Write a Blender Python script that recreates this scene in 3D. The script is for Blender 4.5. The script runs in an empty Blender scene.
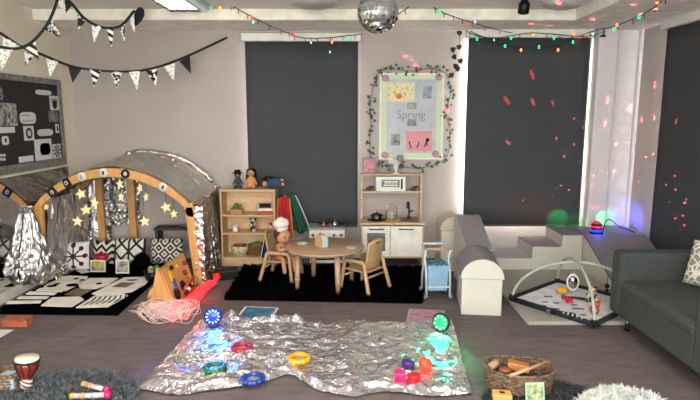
import bpy, bmesh, math, random
from mathutils import Vector, Matrix, Euler, noise
random.seed(7)
PI = math.pi
S = bpy.context.scene
C = S.collection
PITCH = math.radians(8.8); EYE = 1.7; FOC = 542.0

# ---------- placing helpers: a point of the room on a plane Y, Z or X ----------
def at(px, py, Y=None, Z=None, X=None):
    u = (px-350)/FOC; v = (200-py)/FOC
    d = Vector((u, math.cos(PITCH)+v*math.sin(PITCH), -math.sin(PITCH)+v*math.cos(PITCH)))
    if Y is not None: t = Y/d.y
    elif X is not None: t = X/d.x
    else: t = ((Z or 0)-EYE)/d.z
    return Vector((0, 0, EYE)) + d*t

# ---------- materials ----------
def lin(h):
    if isinstance(h, str):
        h = [int(h[i:i+2], 16)/255 for i in (0, 2, 4)]
    return tuple((c/12.92 if c <= .04045 else ((c+.055)/1.055)**2.4) for c in h[:3]) + (1,)
MATS = {}
def nm(name):
    m = bpy.data.materials.new(name); m.use_nodes = True
    nt = m.node_tree; b = nt.nodes['Principled BSDF']
    return m, nt, b
def math_(nt, op, a, b=None, c=None):
    n = nt.nodes.new('ShaderNodeMath'); n.operation = op
    for i, x in enumerate((a, b, c)):
        if x is None: continue
        if isinstance(x, (int, float)): n.inputs[i].default_value = x
        else: nt.links.new(x, n.inputs[i])
    return n.outputs[0]
def mat(name, col, rough=.7, metal=0, col2=None, scale=8, bump=0, bscale=60, stretch=(1,1,1), spec=None, sheen=0,
        emit=0, ecol=None, pattern=None, pscale=10, alpha=None, trans=0, detail=4, contrast=(.35,.65)):
    if name in MATS: return MATS[name]
    m, nt, b = nm(name); L = nt.links
    b.inputs['Base Color'].default_value = lin(col)
    b.inputs['Roughness'].default_value = rough; b.inputs['Metallic'].default_value = metal
    if spec is not None: b.inputs['Specular IOR Level'].default_value = spec
    if sheen: b.inputs['Sheen Weight'].default_value = sheen
    if trans: b.inputs['Transmission Weight'].default_value = trans
    if alpha is not None: b.inputs['Alpha'].default_value = alpha
    tc = nt.nodes.new('ShaderNodeTexCoord'); mp = nt.nodes.new('ShaderNodeMapping')
    mp.inputs['Scale'].default_value = stretch
    L.new(tc.outputs['Object'], mp.inputs['Vector'])
    if col2 is None and not pattern:
        c = lin(col); col2 = tuple(x*.82 for x in c[:3])+(1,); c2 = col2
    else: c2 = lin(col2) if col2 else lin(col)
    if pattern:
        sp = nt.nodes.new('ShaderNodeSeparateXYZ'); L.new(mp.outputs[0], sp.inputs[0])
        x, y = sp.outputs[0], sp.outputs[2]
        if pattern.endswith('_xy'): y = sp.outputs[1]; pattern = pattern[:-3]
        if pattern == 'diamond':      # nested diamonds
            a = math_(nt, 'PINGPONG', math_(nt, 'MULTIPLY', x, pscale), .5)
            c_ = math_(nt, 'PINGPONG', math_(nt, 'MULTIPLY', y, pscale), .5)
            s = math_(nt, 'ADD', a, c_)
            fac = math_(nt, 'GREATER_THAN', math_(nt, 'PINGPONG', math_(nt, 'MULTIPLY', s, 2.5), .5), .25)
        elif pattern == 'lattice':
            a = math_(nt, 'PINGPONG', math_(nt, 'MULTIPLY', math_(nt, 'ADD', x, y), pscale), .5)
            c_ = math_(nt, 'PINGPONG', math_(nt, 'MULTIPLY', math_(nt, 'SUBTRACT', x, y), pscale), .5)
            fac = math_(nt, 'GREATER_THAN', math_(nt, 'MINIMUM', a, c_), .1)
            e = math_(nt, 'PINGPONG', math_(nt, 'MULTIPLY', x, pscale), .5)
            fac = math_(nt, 'MULTIPLY', fac, math_(nt, 'GREATER_THAN', e, .07))
        elif pattern == 'zigzag':
            a = math_(nt, 'PINGPONG', math_(nt, 'MULTIPLY', x, pscale), .5)
            s = math_(nt, 'ADD', math_(nt, 'MULTIPLY', y, pscale), a)
            fac = math_(nt, 'GREATER_THAN', math_(nt, 'PINGPONG', math_(nt, 'MULTIPLY', s, 1.5), .5), .25)
        elif pattern == 'stripes':
            s = math_(nt, 'ADD', math_(nt, 'MULTIPLY', y, pscale), math_(nt, 'MULTIPLY', x, pscale*.6))
            fac = math_(nt, 'GREATER_THAN', math_(nt, 'PINGPONG', s, .5), .25)
        elif pattern == 'dots':
            a = math_(nt, 'SUBTRACT', math_(nt, 'FRACT', math_(nt, 'MULTIPLY', x, pscale)), .5)
            c_ = math_(nt, 'SUBTRACT', math_(nt, 'FRACT', math_(nt, 'MULTIPLY', y, pscale)), .5)
            r = math_(nt, 'ADD', math_(nt, 'MULTIPLY', a, a), math_(nt, 'MULTIPLY', c_, c_))
            fac = math_(nt, 'GREATER_THAN', r, .075)
        elif pattern == 'molecule':
            yy = math_(nt, 'SUBTRACT', y, .165)
            r_ = math_(nt, 'SQRT', math_(nt, 'ADD', math_(nt, 'MULTIPLY', x, x), math_(nt, 'MULTIPLY', yy, yy)))
            th = math_(nt, 'PINGPONG', math_(nt, 'ADD', math_(nt, 'ARCTAN2', yy, x), 6.2832), PI/8)
            lx = math_(nt, 'MULTIPLY', r_, math_(nt, 'COSINE', th)); ly = math_(nt, 'MULTIPLY', r_, math_(nt, 'SINE', th))
            dx = math_(nt, 'SUBTRACT', lx, .115)
            f_dot = math_(nt, 'GREATER_THAN', math_(nt, 'ADD', math_(nt, 'MULTIPLY', dx, dx), math_(nt, 'MULTIPLY', ly, ly)), .0006)
            f_sp = math_(nt, 'MAXIMUM', math_(nt, 'GREATER_THAN', ly, .008), math_(nt, 'GREATER_THAN', lx, .11))
            fac = math_(nt, 'MULTIPLY', math_(nt, 'MULTIPLY', f_dot, f_sp), math_(nt, 'GREATER_THAN', r_, .028))
        elif pattern == 'blot':
            n = nt.nodes.new('ShaderNodeTexNoise'); n.inputs['Scale'].default_value = pscale; n.inputs['Detail'].default_value = 1
            L.new(mp.outputs[0], n.inputs['Vector'])
            fac = math_(nt, 'GREATER_THAN', n.outputs['Fac'], contrast[0]+.15)
        elif pattern == 'leaf':
            n = nt.nodes.new('ShaderNodeTexVoronoi'); n.feature = 'DISTANCE_TO_EDGE'; n.inputs['Scale'].default_value = pscale
            L.new(mp.outputs[0], n.inputs['Vector'])
            fac = math_(nt, 'LESS_THAN', n.outputs['Distance'], .09)
        elif pattern == 'spots':
            n = nt.nodes.new('ShaderNodeTexVoronoi'); n.inputs['Scale'].default_value = pscale
            L.new(mp.outputs[0], n.inputs['Vector'])
            fac = math_(nt, 'GREATER_THAN', n.outputs['Distance'], .35)
    else:
        n = nt.nodes.new('ShaderNodeTexNoise'); n.inputs['Scale'].default_value = scale; n.inputs['Detail'].default_value = detail
        L.new(mp.outputs[0], n.inputs['Vector'])
        mr = nt.nodes.new('ShaderNodeMapRange'); mr.inputs[1].default_value = contrast[0]; mr.inputs[2].default_value = contrast[1]
        L.new(n.outputs['Fac'], mr.inputs[0]); fac = mr.outputs[0]
    mx = nt.nodes.new('ShaderNodeMix'); mx.data_type = 'RGBA'
    mx.inputs[6].default_value = c2; mx.inputs[7].default_value = lin(col)
    L.new(fac, mx.inputs[0]); L.new(mx.outputs[2], b.inputs['Base Color'])
    if bump:
        n2 = nt.nodes.new('ShaderNodeTexNoise'); n2.inputs['Scale'].default_value = bscale; n2.inputs['Detail'].default_value = 3
        L.new(mp.outputs[0], n2.inputs['Vector'])
        bp = nt.nodes.new('ShaderNodeBump'); bp.inputs['Strength'].default_value = bump; bp.inputs['Distance'].default_value = .01
        L.new(n2.outputs['Fac'], bp.inputs['Height']); L.new(bp.outputs[0], b.inputs['Normal'])
    if emit:
        b.inputs['Emission Color'].default_value = lin(ecol or col); b.inputs['Emission Strength'].default_value = emit
    MATS[name] = m; return m

# ---------- mesh builder ----------
class MB:
    def __init__(s): s.v = []; s.f = []; s.sm = []; s.mi = []; s.cur = 0
    def add(s, vs, fs, smooth=False, M=None):
        o = len(s.v)
        s.v += [tuple(M @ Vector(p)) if M else tuple(p) for p in vs]
        for f in fs: s.f.append(tuple(i+o for i in f)); s.sm.append(smooth); s.mi.append(s.cur)
        return s
    def frombm(s, bm, smooth=False, M=None):
        bm.verts.index_update()
        s.add([v.co.copy() for v in bm.verts], [[v.index for v in f.verts] for f in bm.faces], smooth, M); bm.free(); return s
    def box(s, c, d, rot=(0,0,0), bev=0, seg=2, M=None):
        bm = bmesh.new(); bmesh.ops.create_cube(bm, size=1)
        for v in bm.verts: v.co = Vector((v.co.x*d[0], v.co.y*d[1], v.co.z*d[2]))
        if bev: bmesh.ops.bevel(bm, geom=bm.edges[:], offset=min(bev, min(d)*.45), segments=seg, profile=.5, affect='EDGES')
        T = Matrix.Translation(c) @ Euler(rot).to_matrix().to_4x4()
        return s.frombm(bm, False, (M @ T) if M else T)
    def bb(s, a, b, bev=0, M=None):
        c = [(a[i]+b[i])/2 for i in range(3)]; d = [abs(b[i]-a[i]) for i in range(3)]
        return s.box(c, d, bev=bev, M=M)
    def tube(s, pts, r, seg=8, closed=False, M=None, cap=True, flat=1):
        pts = [Vector(p) for p in pts]; n = len(pts)
        rs = r if isinstance(r, (list, tuple)) else [r]*n
        vs = []; fs = []; up = None
        for i in range(n):
            if closed: t = pts[(i+1) % n]-pts[i-1]
            else: t = pts[min(i+1, n-1)]-pts[max(i-1, 0)]
            t = t.normalized() if t.length > 1e-9 else Vector((0,0,1))
            if up is None: up = Vector((0,0,1)) if abs(t.z) < .9 else Vector((0,1,0))
            a = t.cross(up); a = a.normalized() if a.length > 1e-6 else Vector((1,0,0))
            b = a.cross(t).normalized(); up = b
            for k in range(seg):
                w = 2*PI*k/seg; vs.append(pts[i] + a*math.cos(w)*rs[i] + b*math.sin(w)*rs[i]*flat)
        m = n if closed else n-1
        for i in range(m):
            j = (i+1) % n
            for k in range(seg): fs.append((i*seg+k, i*seg+(k+1) % seg, j*seg+(k+1) % seg, j*seg+k))
        if not closed and cap:
            fs.append(tuple(range(seg))[::-1]); fs.append(tuple((n-1)*seg+k for k in range(seg)))
        return s.add(vs, fs, seg > 4, M)
    def cyl(s, a, b, r, r2=None, seg=20, M=None): return s.tube([a, b], [r, r if r2 is None else r2], seg, M=M)
    def lathe(s, prof, c=(0,0,0), seg=24, M=None, sx=1, sy=1):
        vs = []; fs = []; n = len(prof)
        for (r, z) in prof:
            for k in range(seg):
                w = 2*PI*k/seg; vs.append((c[0]+r*math.cos(w)*sx, c[1]+r*math.sin(w)*sy, c[2]+z))
        for i in range(n-1):
            for k in range(seg): fs.append((i*seg+k, i*seg+(k+1) % seg, (i+1)*seg+(k+1) % seg, (i+1)*seg+k))
        if prof[0][0] > 1e-5: fs.append(tuple(range(seg))[::-1])
        if prof[-1][0] > 1e-5: fs.append(tuple((n-1)*seg+k for k in range(seg)))
        return s.add(vs, fs, True, M)
    def sph(s, c, r, d=(1,1,1), M=None, u=16, v=10):
        p = [(max(1e-6, math.sin(PI*i/v)), -math.cos(PI*i/v)) for i in range(v+1)]
        T = Matrix.Translation(c) @ Matrix.Diagonal((r*d[0], r*d[1], r*d[2], 1))
        return s.lathe(p, seg=u, M=(M @ T) if M else T)
    def prism(s, poly, z0, z1, M=None, smooth=False):
        n = len(poly); vs = [(x, y, z0) for x, y in poly]+[(x, y, z1) for x, y in poly]
        fs = [tuple(range(n))[::-1], tuple(range(n, 2*n))]+[(i, (i+1) % n, n+(i+1) % n, n+i) for i in range(n)]
        return s.add(vs, fs, smooth, M)
    def grid(s, fn, nu, nv, smooth=True, M=None):
        vs = [fn(i/nu, j/nv) for j in range(nv+1) for i in range(nu+1)]
        fs = [(j*(nu+1)+i, j*(nu+1)+i+1, (j+1)*(nu+1)+i+1, (j+1)*(nu+1)+i) for j in range(nv) for i in range(nu)]
        return s.add(vs, fs, smooth, M)
    def cushion(s, w, h, t, M=None, n=14):
        for sg in (1, -1):
            def fn(u, v):
                a = u*2-1; b = v*2-1
                k = max(0, (1-a**4)*(1-b**4))**.55
                return (a*w/2*(1-.05*(1-b*b)*abs(a)), sg*k*t/2, b*h/2*(1-.05*(1-a*a)*abs(b)))
            s.grid(fn, n, n, M=M)
        return s
    def build(s, name, m, parent=None, world=False):
        me = bpy.data.meshes.new(name)
        v = s.v
        if parent and world:
            I = parent['_m'] if False else BASE[parent.name].inverted()
            v = [tuple(I @ Vector(p)) for p in v]
        me.from_pydata(v, [], s.f); me.update()
        for p, q, k in zip(me.polygons, s.sm, s.mi): p.use_smooth = q; p.material_index = k
        for x in (m if isinstance(m, (list, tuple)) else [m]): me.materials.append(x)
        bm = bmesh.new(); bm.from_mesh(me); bmesh.ops.recalc_face_normals(bm, faces=bm.faces); bm.to_mesh(me); bm.free()
        o = bpy.data.objects.new(name, me); C.objects.link(o)
        if parent: o.parent = parent
        return o
BASE = {}
def tag(o, label=None, cat=None, group=None, kind=None):
    if label: o['label'] = label
    if cat: o['category'] = cat
    if group: o['group'] = group
    if kind: o['kind'] = kind
    return o
def thing(name, label, cat, loc=(0,0,0), rz=0, group=None):
    o = bpy.data.objects.new(name, None); C.objects.link(o); o.empty_display_size = .05
    o.location = loc; o.rotation_euler = (0, 0, rz)
    BASE[o.name] = Matrix.Translation(loc) @ Matrix.Rotation(rz, 4, 'Z')
    return tag(o, label, cat, group)
def struct(o): o['kind'] = 'structure'; return o
def dup(root, loc, rz, label, group=None, scale=None):
    r = root.copy(); C.objects.link(r); r.location = loc; r.rotation_euler = (0, 0, rz)
    if scale: r.scale = scale
    r['label'] = label
    if group: r['group'] = group
    for ch in list(root.children):
        c = ch.copy(); C.objects.link(c); c.parent = r
        for g in list(ch.children):
            d = g.copy(); C.objects.link(d); d.parent = c
    return r
def text_mesh(mb, txt, size, M, depth=.002):
    cu = bpy.data.curves.new('t', 'FONT'); cu.body = txt; cu.size = size; cu.extrude = depth; cu.align_x = 'CENTER'; cu.align_y = 'CENTER'
    ob = bpy.data.objects.new('t', cu); C.objects.link(ob)
    me = bpy.data.meshes.new_from_object(ob.evaluated_get(bpy.context.evaluated_depsgraph_get()))
    mb.add([v.co.copy() for v in me.vertices], [list(p.vertices) for p in me.polygons], False, M)
    bpy.data.objects.remove(ob); bpy.data.curves.remove(cu); bpy.data.meshes.remove(me)
def sub(o, lv=1):
    md = o.modifiers.new('sub', 'SUBSURF'); md.levels = lv; md.render_levels = lv; return o
def bez(pts, n=8):      # smooth path through points (Catmull-Rom)
    P = [Vector(p) for p in pts]; out = []
    for i in range(len(P)-1):
        a = P[max(i-1, 0)]; b = P[i]; c = P[i+1]; d = P[min(i+2, len(P)-1)]
        for k in range(n):
            t = k/n
            out.append(.5*((2*b)+(c-a)*t+(2*a-5*b+4*c-d)*t*t+(3*b-a-3*c+d)*t**3))
    out.append(P[-1]); return out
def rid(p, s):          # ridged noise
    return 1-abs(noise.noise(Vector(p)*s))*2
WALLX = Matrix(((0,1,0,0),(0,0,1,0),(1,0,0,0),(0,0,0,1)))

# ---------- palette ----------
wood = mat('birch_wood', 'C4A57E', .5, col2='B6956C', scale=3, stretch=(1,1,8), bump=.05)
woodo = mat('orange_pine', 'C9985C', .45, col2='B68448', scale=3, stretch=(6,1,1))
woodt = mat('table_birch', 'A98A6E', .35, col2='9C7E62', scale=3, stretch=(1,8,1))
white = mat('white_paint', 'DEDDD4', .4)
plastic_w = mat('white_plastic', 'D8D8D2', .35)
cream = mat('cream_vinyl', 'BDBAB0', .45, col2='B9B6AC', bump=.15, bscale=6)
greyv = mat('grey_vinyl', '77757A', .5, col2='737176', bump=.1, bscale=6)
greym = mat('grey_mat_vinyl', '9A9890', .5, col2='95938B', bump=.1, bscale=5)
black = mat('black_plastic', '0C0C0E', .45, spec=.3)
blackf = mat('black_fabric', '0B0B0D', .9, sheen=0)
metal = mat('steel', 'A8A8A8', .25, 1)
chrome = mat('dark_chrome', '555558', .25, 1)
skin = mat('doll_skin', 'BC8764', .7)
red = mat('red_fabric', 'A81420', .8, bump=.2)
paper = mat('white_paper', 'D5D3CA', .7)
def foilmat(name, col, r, bs, st=.9, metal_=1):
    m, nt, b = nm(name); L = nt.links; MATS[name] = m
    b.inputs['Base Color'].default_value = lin(col); b.inputs['Metallic'].default_value = metal_; b.inputs['Roughness'].default_value = r
    tc = nt.nodes.new('ShaderNodeTexCoord'); n0 = nt.nodes.new('ShaderNodeTexNoise'); n0.inputs['Scale'].default_value = bs*.5
    L.new(tc.outputs['Object'], n0.inputs['Vector'])
    mx = nt.nodes.new('ShaderNodeVectorMath'); mx.operation = 'MULTIPLY_ADD'; mx.inputs[1].default_value = (.12,)*3
    L.new(n0.outputs['Color'], mx.inputs[0]); L.new(tc.outputs['Object'], mx.inputs[2])
    h = None
    for sc_, wt in ((bs, 1.0), (bs*2.6, .4)):
        v = nt.nodes.new('ShaderNodeTexVoronoi'); v.inputs['Scale'].default_value = sc_; L.new(mx.outputs[0], v.inputs['Vector'])
        q = math_(nt, 'MULTIPLY', v.outputs['Distance'], wt); h = q if h is None else math_(nt, 'ADD', h, q)
    bp = nt.nodes.new('ShaderNodeBump'); bp.inputs['Strength'].default_value = st; bp.inputs['Distance'].default_value = .25/bs
    L.new(h, bp.inputs['Height']); L.new(bp.outputs[0], b.inputs['Normal'])
    return m
foil = foilmat('silver_foil', 'C8C8C8', .32, 9, .5)
foil2 = foilmat('silver_foil_roof', 'D2D0CC', .28, 7, .6)
tinsel_m = foilmat('tinsel', 'CCC8C0', .3, 11, .7)

# ================= ROOM =================
LX, RX, BY, CZ, SZ = -3.2, 3.3, 6.4, 2.77, 2.66
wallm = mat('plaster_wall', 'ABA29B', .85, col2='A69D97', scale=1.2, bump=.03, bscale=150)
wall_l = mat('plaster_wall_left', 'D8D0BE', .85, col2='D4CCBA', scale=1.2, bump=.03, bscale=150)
ceilm = mat('ceiling_paint', 'E2DED4', .9, col2='DAD6CC', scale=1)
# carpet
m, nt, b = nm('carpet'); L = nt.links
tc = nt.nodes.new('ShaderNodeTexCoord')
br = nt.nodes.new('ShaderNodeTexBrick'); br.inputs['Scale'].default_value = 1; br.inputs['Brick Width'].default_value = .5; br.inputs['Row Height'].default_value = .25
br.inputs['Mortar Size'].default_value = .002; br.inputs['Color1'].default_value = lin('625656'); br.inputs['Color2'].default_value = lin('574C4C'); br.inputs['Mortar'].default_value = lin('544A48')
L.new(tc.outputs['Object'], br.inputs['Vector'])
mp = nt.nodes.new('ShaderNodeMapping'); mp.inputs['Scale'].default_value = (5, 17, 1); L.new(tc.outputs['Object'], mp.inputs['Vector'])
n1 = nt.nodes.new('ShaderNodeTexNoise'); n1.inputs['Scale'].default_value = 1; n1.inputs['Detail'].default_value = 5; L.new(mp.outputs[0], n1.inputs['Vector'])
mr = nt.nodes.new('ShaderNodeMapRange'); mr.inputs[1].default_value = .3; mr.inputs[2].default_value = .7; mr.inputs[3].default_value = .8; mr.inputs[4].default_value = 1.18
L.new(n1.outputs['Fac'], mr.inputs[0])
hs = nt.nodes.new('ShaderNodeHueSaturation'); L.new(br.outputs['Color'], hs.inputs['Color']); L.new(mr.outputs[0], hs.inputs['Value'])
L.new(hs.outputs[0], b.inputs['Base Color']); b.inputs['Roughness'].default_value = .9
n2 = nt.nodes.new('ShaderNodeTexNoise'); n2.inputs['Scale'].default_value = 250; L.new(tc.outputs['Object'], n2.inputs['Vector'])
bp = nt.nodes.new('ShaderNodeBump'); bp.inputs['Strength'].default_value = .4; bp.inputs['Distance'].default_value = .004
L.new(n2.outputs['Fac'], bp.inputs['Height']); L.new(bp.outputs[0], b.inputs['Normal'])
carpet = m
struct(MB().bb((LX-.1, -2.1, -.1), (RX+.1, BY+.3, 0)).build('floor', carpet))
struct(MB().bb((LX-.1, -2.1, CZ), (RX+.1, BY+.3, CZ+.1)).build('ceiling', ceilm))
struct(MB().bb((LX-.1, -2, 0), (LX, BY, CZ)).build('wall_left', wall_l))
struct(MB().bb((LX-.1, -2.1, 0), (RX+.1, -2, CZ)).build('wall_front', wall_l))
# back wall with two window openings (x0,x1,z0,z1)
W1 = (-1.1, -.02, .55, 2.5); W2 = (1.42, 2.58, .56, 2.5)
mb = MB()
xs = [LX-.1, W1[0], W1[1], W2[0], W2[1], RX+.1]
for i, w in ((0, None), (1, W1), (2, None), (3, W2), (4, None)):
    if not w: mb.bb((xs[i], BY, 0), (xs[i+1], BY+.25, CZ))
    else: mb.bb((xs[i], BY, 0), (xs[i+1], BY+.25, w[2])); mb.bb((xs[i], BY, w[3]), (xs[i+1], BY+.25, CZ))
struct(mb.build('wall_back', wallm))
W3 = (4.1, 5.5, .5, 2.5)
mb = MB(); mb.bb((RX, -2, 0), (RX+.25, W3[0], CZ)); mb.bb((RX, W3[1], 0), (RX+.25, BY, CZ)); mb.bb((RX, W3[0], 0), (RX+.25, W3[1], W3[2])); mb.bb((RX, W3[0], W3[3]), (RX+.25, W3[1], CZ))
struct(mb.build('wall_right', wallm))
# bulkheads over the blinds
bulk = mat('bulkhead_paint', 'F2ECE2', .85); edge = mat('cream_edge', 'EEEAD8', .6)
mb = MB(); mb.bb((LX, 5.7, SZ), (RX, BY, CZ)); mb.bb((2.28, -2, SZ), (RX, 5.7, CZ)); mb.cur = 1
mb.bb((LX, 5.685, SZ+.004), (2.28, 5.7, CZ-.004))
struct(mb.build('trim_1', [bulk, edge]))
# corner column and pipe boxing
colm = mat('corner_lit_paint', 'CFCACA', .7, col2='CCC7C7')  # wall colour made paler; the light on this corner is in the paint
mb = MB(); mb.bb((2.76, 6.2, 0), (2.98, BY, SZ), bev=.02); struct(mb.build('trim_2', colm))
mb = MB(); mb.bb((RX-.04, 6.28, 0), (RX, 6.34, SZ), bev=.01); mb.bb((2.99, 6.33, 0), (RX, BY, SZ)); struct(mb.build('trim_3', colm))
skirt = mat('skirting_paint', 'CFCDC6', .5)
struct(MB().bb((LX, -2, 0), (LX+.018, BY, .1)).build('baseboard_left', skirt))
struct(MB().bb((LX, BY-.018, 0), (2.74, BY, .1)).build('baseboard_back', skirt))
struct(MB().bb((RX-.018, -2, 0), (RX, 6.32, .1)).build('baseboard_right', skirt))
# windows: frame + glass, daylight outside
winf = mat('window_white', 'E0E0DE', .4)
glass, nt, b = nm('window_glass')
tr_ = nt.nodes.new('ShaderNodeBsdfTransparent'); gl_ = nt.nodes.new('ShaderNodeBsdfGlossy'); gl_.inputs['Roughness'].default_value = .02
mx_ = nt.nodes.new('ShaderNodeMixShader'); mx_.inputs[0].default_value = .08
nt.links.new(tr_.outputs[0], mx_.inputs[1]); nt.links.new(gl_.outputs[0], mx_.inputs[2]); nt.links.new(mx_.outputs[0], nt.nodes['Material Output'].inputs['Surface'])
def window(n, a, axis):
    mb = MB(); x0, x1, z0, z1 = a; t = .05
    def bb(p, q, m_=mb):
        if axis == 'y': m_.bb((p[0], BY+.15, p[1]), (q[0], BY+.2, q[1]))
        else: m_.bb((RX+.15, p[0], p[1]), (RX+.2, q[0], q[1]))
    bb((x0, z0), (x1, z0+t)); bb((x0, z1-t), (x1, z1)); bb((x0, z0+t), (x0+t, z1-t)); bb((x1-t, z0+t), (x1, z1-t)); bb(((x0+x1)/2-t/2, z0+t), ((x0+x1)/2+t/2, z1-t))
    o = struct(mb.build('window_%d' % n, winf))
    g = MB()
    if axis == 'y': g.bb((x0+t, BY+.17, z0+t), (x1-t, BY+.176, z1-t))
    else: g.bb((RX+.17, x0+t, z0+t), (RX+.176, x1-t, z1-t))
    g.build('pane', glass, o)

window(1, W1, 'y'); window(2, W2, 'y'); window(3, W3, 'x')
# fabric window shade
blindm = mat('blind_fabric', '3C4042', .85, bump=.15, bscale=300, col2='393D3F', scale=3)
def blind(axis, a0, a1, z0, z1, label, off=.09):
    if axis == 'y':
        t = thing('roller_blind', label, 'blind', ((a0+a1)/2, BY-off, z0), 0, 'dark roller blinds')
        L_ = a1-a0
    else:
        t = thing('roller_blind', label, 'blind', (RX-off, (a0+a1)/2, z0), PI/2*-1, 'dark roller blinds'); L_ = a1-a0
    h = z1-z0
    MB().bb((-L_/2-.02, -.04, h-.09), (L_/2+.02, off-.03, h), bev=.008).build('headrail', white, t)
    g = MB(); g.grid(lambda u, v: (-L_/2+.01+u*(L_-.02), .02+.004*math.sin(u*9+v*3), v*(h-.09)), 20, 10); o = g.build('fabric', blindm, t)
    sd = o.modifiers.new('s', 'SOLIDIFY'); sd.thickness = .003
    g = MB(); g.grid(lambda u, v: (-L_/2+.01+u*(L_-.02), .027+.004*math.sin(u*9+v*3), v*(h-.09)), 20, 10); g.build('backing', mat('blind_backing', 'F2F2F0', .8), t)
    MB().bb((-L_/2+.01, .008, -.025), (L_/2-.01, .03, .002), bev=.004).build('bottom_bar', mat('blind_bar', '3A3D3F', .6), t)
    c = MB(); xx = L_/2+.012
    c.tube([(xx, -.02, h-.08), (xx, -.02, .45*h), (xx+.006, -.025, .44*h), (xx, -.03, .45*h), (xx, -.03, h-.08)], .0035, 5)
    c.build('chain', plastic_w, t)
    return t
blind('y', -1.2, .1, .42, 2.62, 'charcoal roller blind behind the toy shelf and round table')
blind('y', 1.33, 2.73, .43, 2.66, 'wide charcoal roller blind above the foam steps, light glowing under it')
blind('x', 4.0, 5.72, .3, 2.66, 'charcoal roller blind on the right wall behind the sofa')

# ================= LIGHT =================
def area(loc, rot, sx, sy, e, col=(1,1,1), name='lamp_light'):
    l = bpy.data.lights.new(name, 'AREA'); l.shape = 'RECTANGLE'; l.size = sx; l.size_y = sy; l.energy = e; l.color = col
    o = bpy.data.objects.new(name, l); C.objects.link(o); o.location = loc; o.rotation_euler = rot; return o
def pt(loc, e, col, r=.02, name='point_light'):
    l = bpy.data.lights.new(name, 'POINT'); l.energy = e; l.color = col; l.shadow_soft_size = r
    o = bpy.data.objects.new(name, l); C.objects.link(o); o.location = loc; return o
def spot(loc, target, e, col, ang, r=.02, blend=.5):
    l = bpy.data.lights.new('spot_light', 'SPOT'); l.energy = e; l.color = col; l.shadow_soft_size = r; l.spot_size = ang; l.spot_blend = blend
    o = bpy.data.objects.new('spot_light', l); C.objects.link(o); o.location = loc
    o.rotation_euler = (Vector(target)-Vector(loc)).to_track_quat('-Z', 'Y').to_euler(); return o
w = bpy.data.worlds.new('w'); S.world = w; w.use_nodes = True
w.node_tree.nodes['Background'].inputs[0].default_value = (.75, .85, 1, 1); w.node_tree.nodes['Background'].inputs[1].default_value = .6
# ceiling lamps: two unseen ones added for room light, then the louvred one
area((-1.1, 1.6, 2.74), (0, 0, 0), .6, 1.2, 45, (1, .95, .87))
area((1.0, 1.6, 2.74), (0, 0, 0), .6, 1.2, 40, (1, .95, .88))
area((-1.56, 4.75, 2.70), (0, 0, 0), .3, 1.2, 14, (1, .97, .9))
area((0, .3, 2.1), (PI, 0, 0), 4, .4, 170, (1, .97, .9), 'ceiling_fill_light')  # no such fixture; upward fill added out of view to brighten the ceiling
# daylight through the windows behind the blinds
area(((W2[0]+W2[1])/2, BY+.6, 1.5), (-PI/2, 0, 0), 1.2, 1.9, 1150, (.95, .98, 1), 'daylight')
area(((W1[0]+W1[1])/2, BY+.6, 1.5), (-PI/2, 0, 0), 1.1, 1.9, 120, (.95, .98, 1), 'daylight')
area((RX+.6, 4.8, 1.5), (0, PI/2, 0), 1.9, 1.4, 1200, (.95, .98, 1), 'daylight')
# window behind the camera
area((-.2, -1.9, 1.5), (PI/2, 0, 0), 5.4, 1.9, 330, (.95, .98, 1), 'daylight')

# ================= CEILING THINGS =================
t = thing('ceiling_light', 'long louvred fluorescent ceiling light near the left bunting', 'ceiling light', (-1.56, 4.75, 2.71))
MB().bb((-.2, -.75, .01), (.2, .75, .06), bev=.008).build('housing', mat('lamp_housing', 'A9B3B8', .4), t)
mb = MB()
for k in range(24): mb.box((-.03, -.7+k*.061, 0), (.27, .008, .03))
for x in (-.17, -.07, .03, .11): mb.bb((x-.004, -.72, -.015), (x+.004, .72, .015))
mb.build('louvre', metal, t)
MB().bb((.13, -.73, -.006), (.18, .73, .012)).build('tube_lamp', mat('pale_tube', 'C6D4DA', .3, emit=.25), t)
def dome(x, y, r, label):
    t = thing('ceiling_dome_lamp', label, 'ceiling light', (x, y, CZ), 0, 'round ceiling domes')
    MB().lathe([(r, -.001), (r*1.04, -.02), (r*.98, -.035), (.01, -.036)]).build('rim', white, t)
    MB().lathe([(r*.93, -.034), (r*.8, -.07), (r*.5, -.095), (.001, -.105)]).build('shade', mat('opal_shade', 'B9B6B0', .3), t)
dome(-.33, 5.12, .28, 'round opal ceiling lamp left of the mirror ball')
dome(1.95, 5.15, .24, 'round opal ceiling lamp right of the small black spotlight')
# disco ball
t = thing('mirror_ball', 'silver mirror ball hanging from the ceiling', 'mirror ball', tuple(at(378, 12, Y=4)))
mb = MB(); R = .146
for i in range(17):
    a0 = -PI/2+PI*i/17; a1 = -PI/2+PI*(i+1)/17; n = max(4, int(34*math.cos((a0+a1)/2)))
    for k in range(n):
        w0 = 2*PI*k/n; w1 = 2*PI*(k+.93)/n; b0 = a0+.006; b1 = a1-.006
        jit = Vector((random.gauss(0, .01), random.gauss(0, .01), random.gauss(0, .01)))*.25
        q = [Vector((math.cos(w)*math.cos(a), math.sin(w)*math.cos(a), math.sin(a)))*R for w, a in ((w0, b0), (w1, b0), (w1, b1), (w0, b1))]
        mb.add([q[0]+jit, q[1]-jit, q[2], q[3]+jit], [(0, 1, 2, 3)])
mb.build('mirror_tiles', mat('mirror_tile', 'D8DEE0', .06, 1), t)
MB().sph((0, 0, 0), R*.975).build('core', mat('ball_core', '808888', .5), t)
mb = MB(); mb.cyl((0, 0, R*.96), (0, 0, R+.03), .02); mb.cyl((0, 0, R+.02), (0, 0, CZ-t.location.z), .003, seg=6); mb.build('hanging_cord', metal, t)
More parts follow.
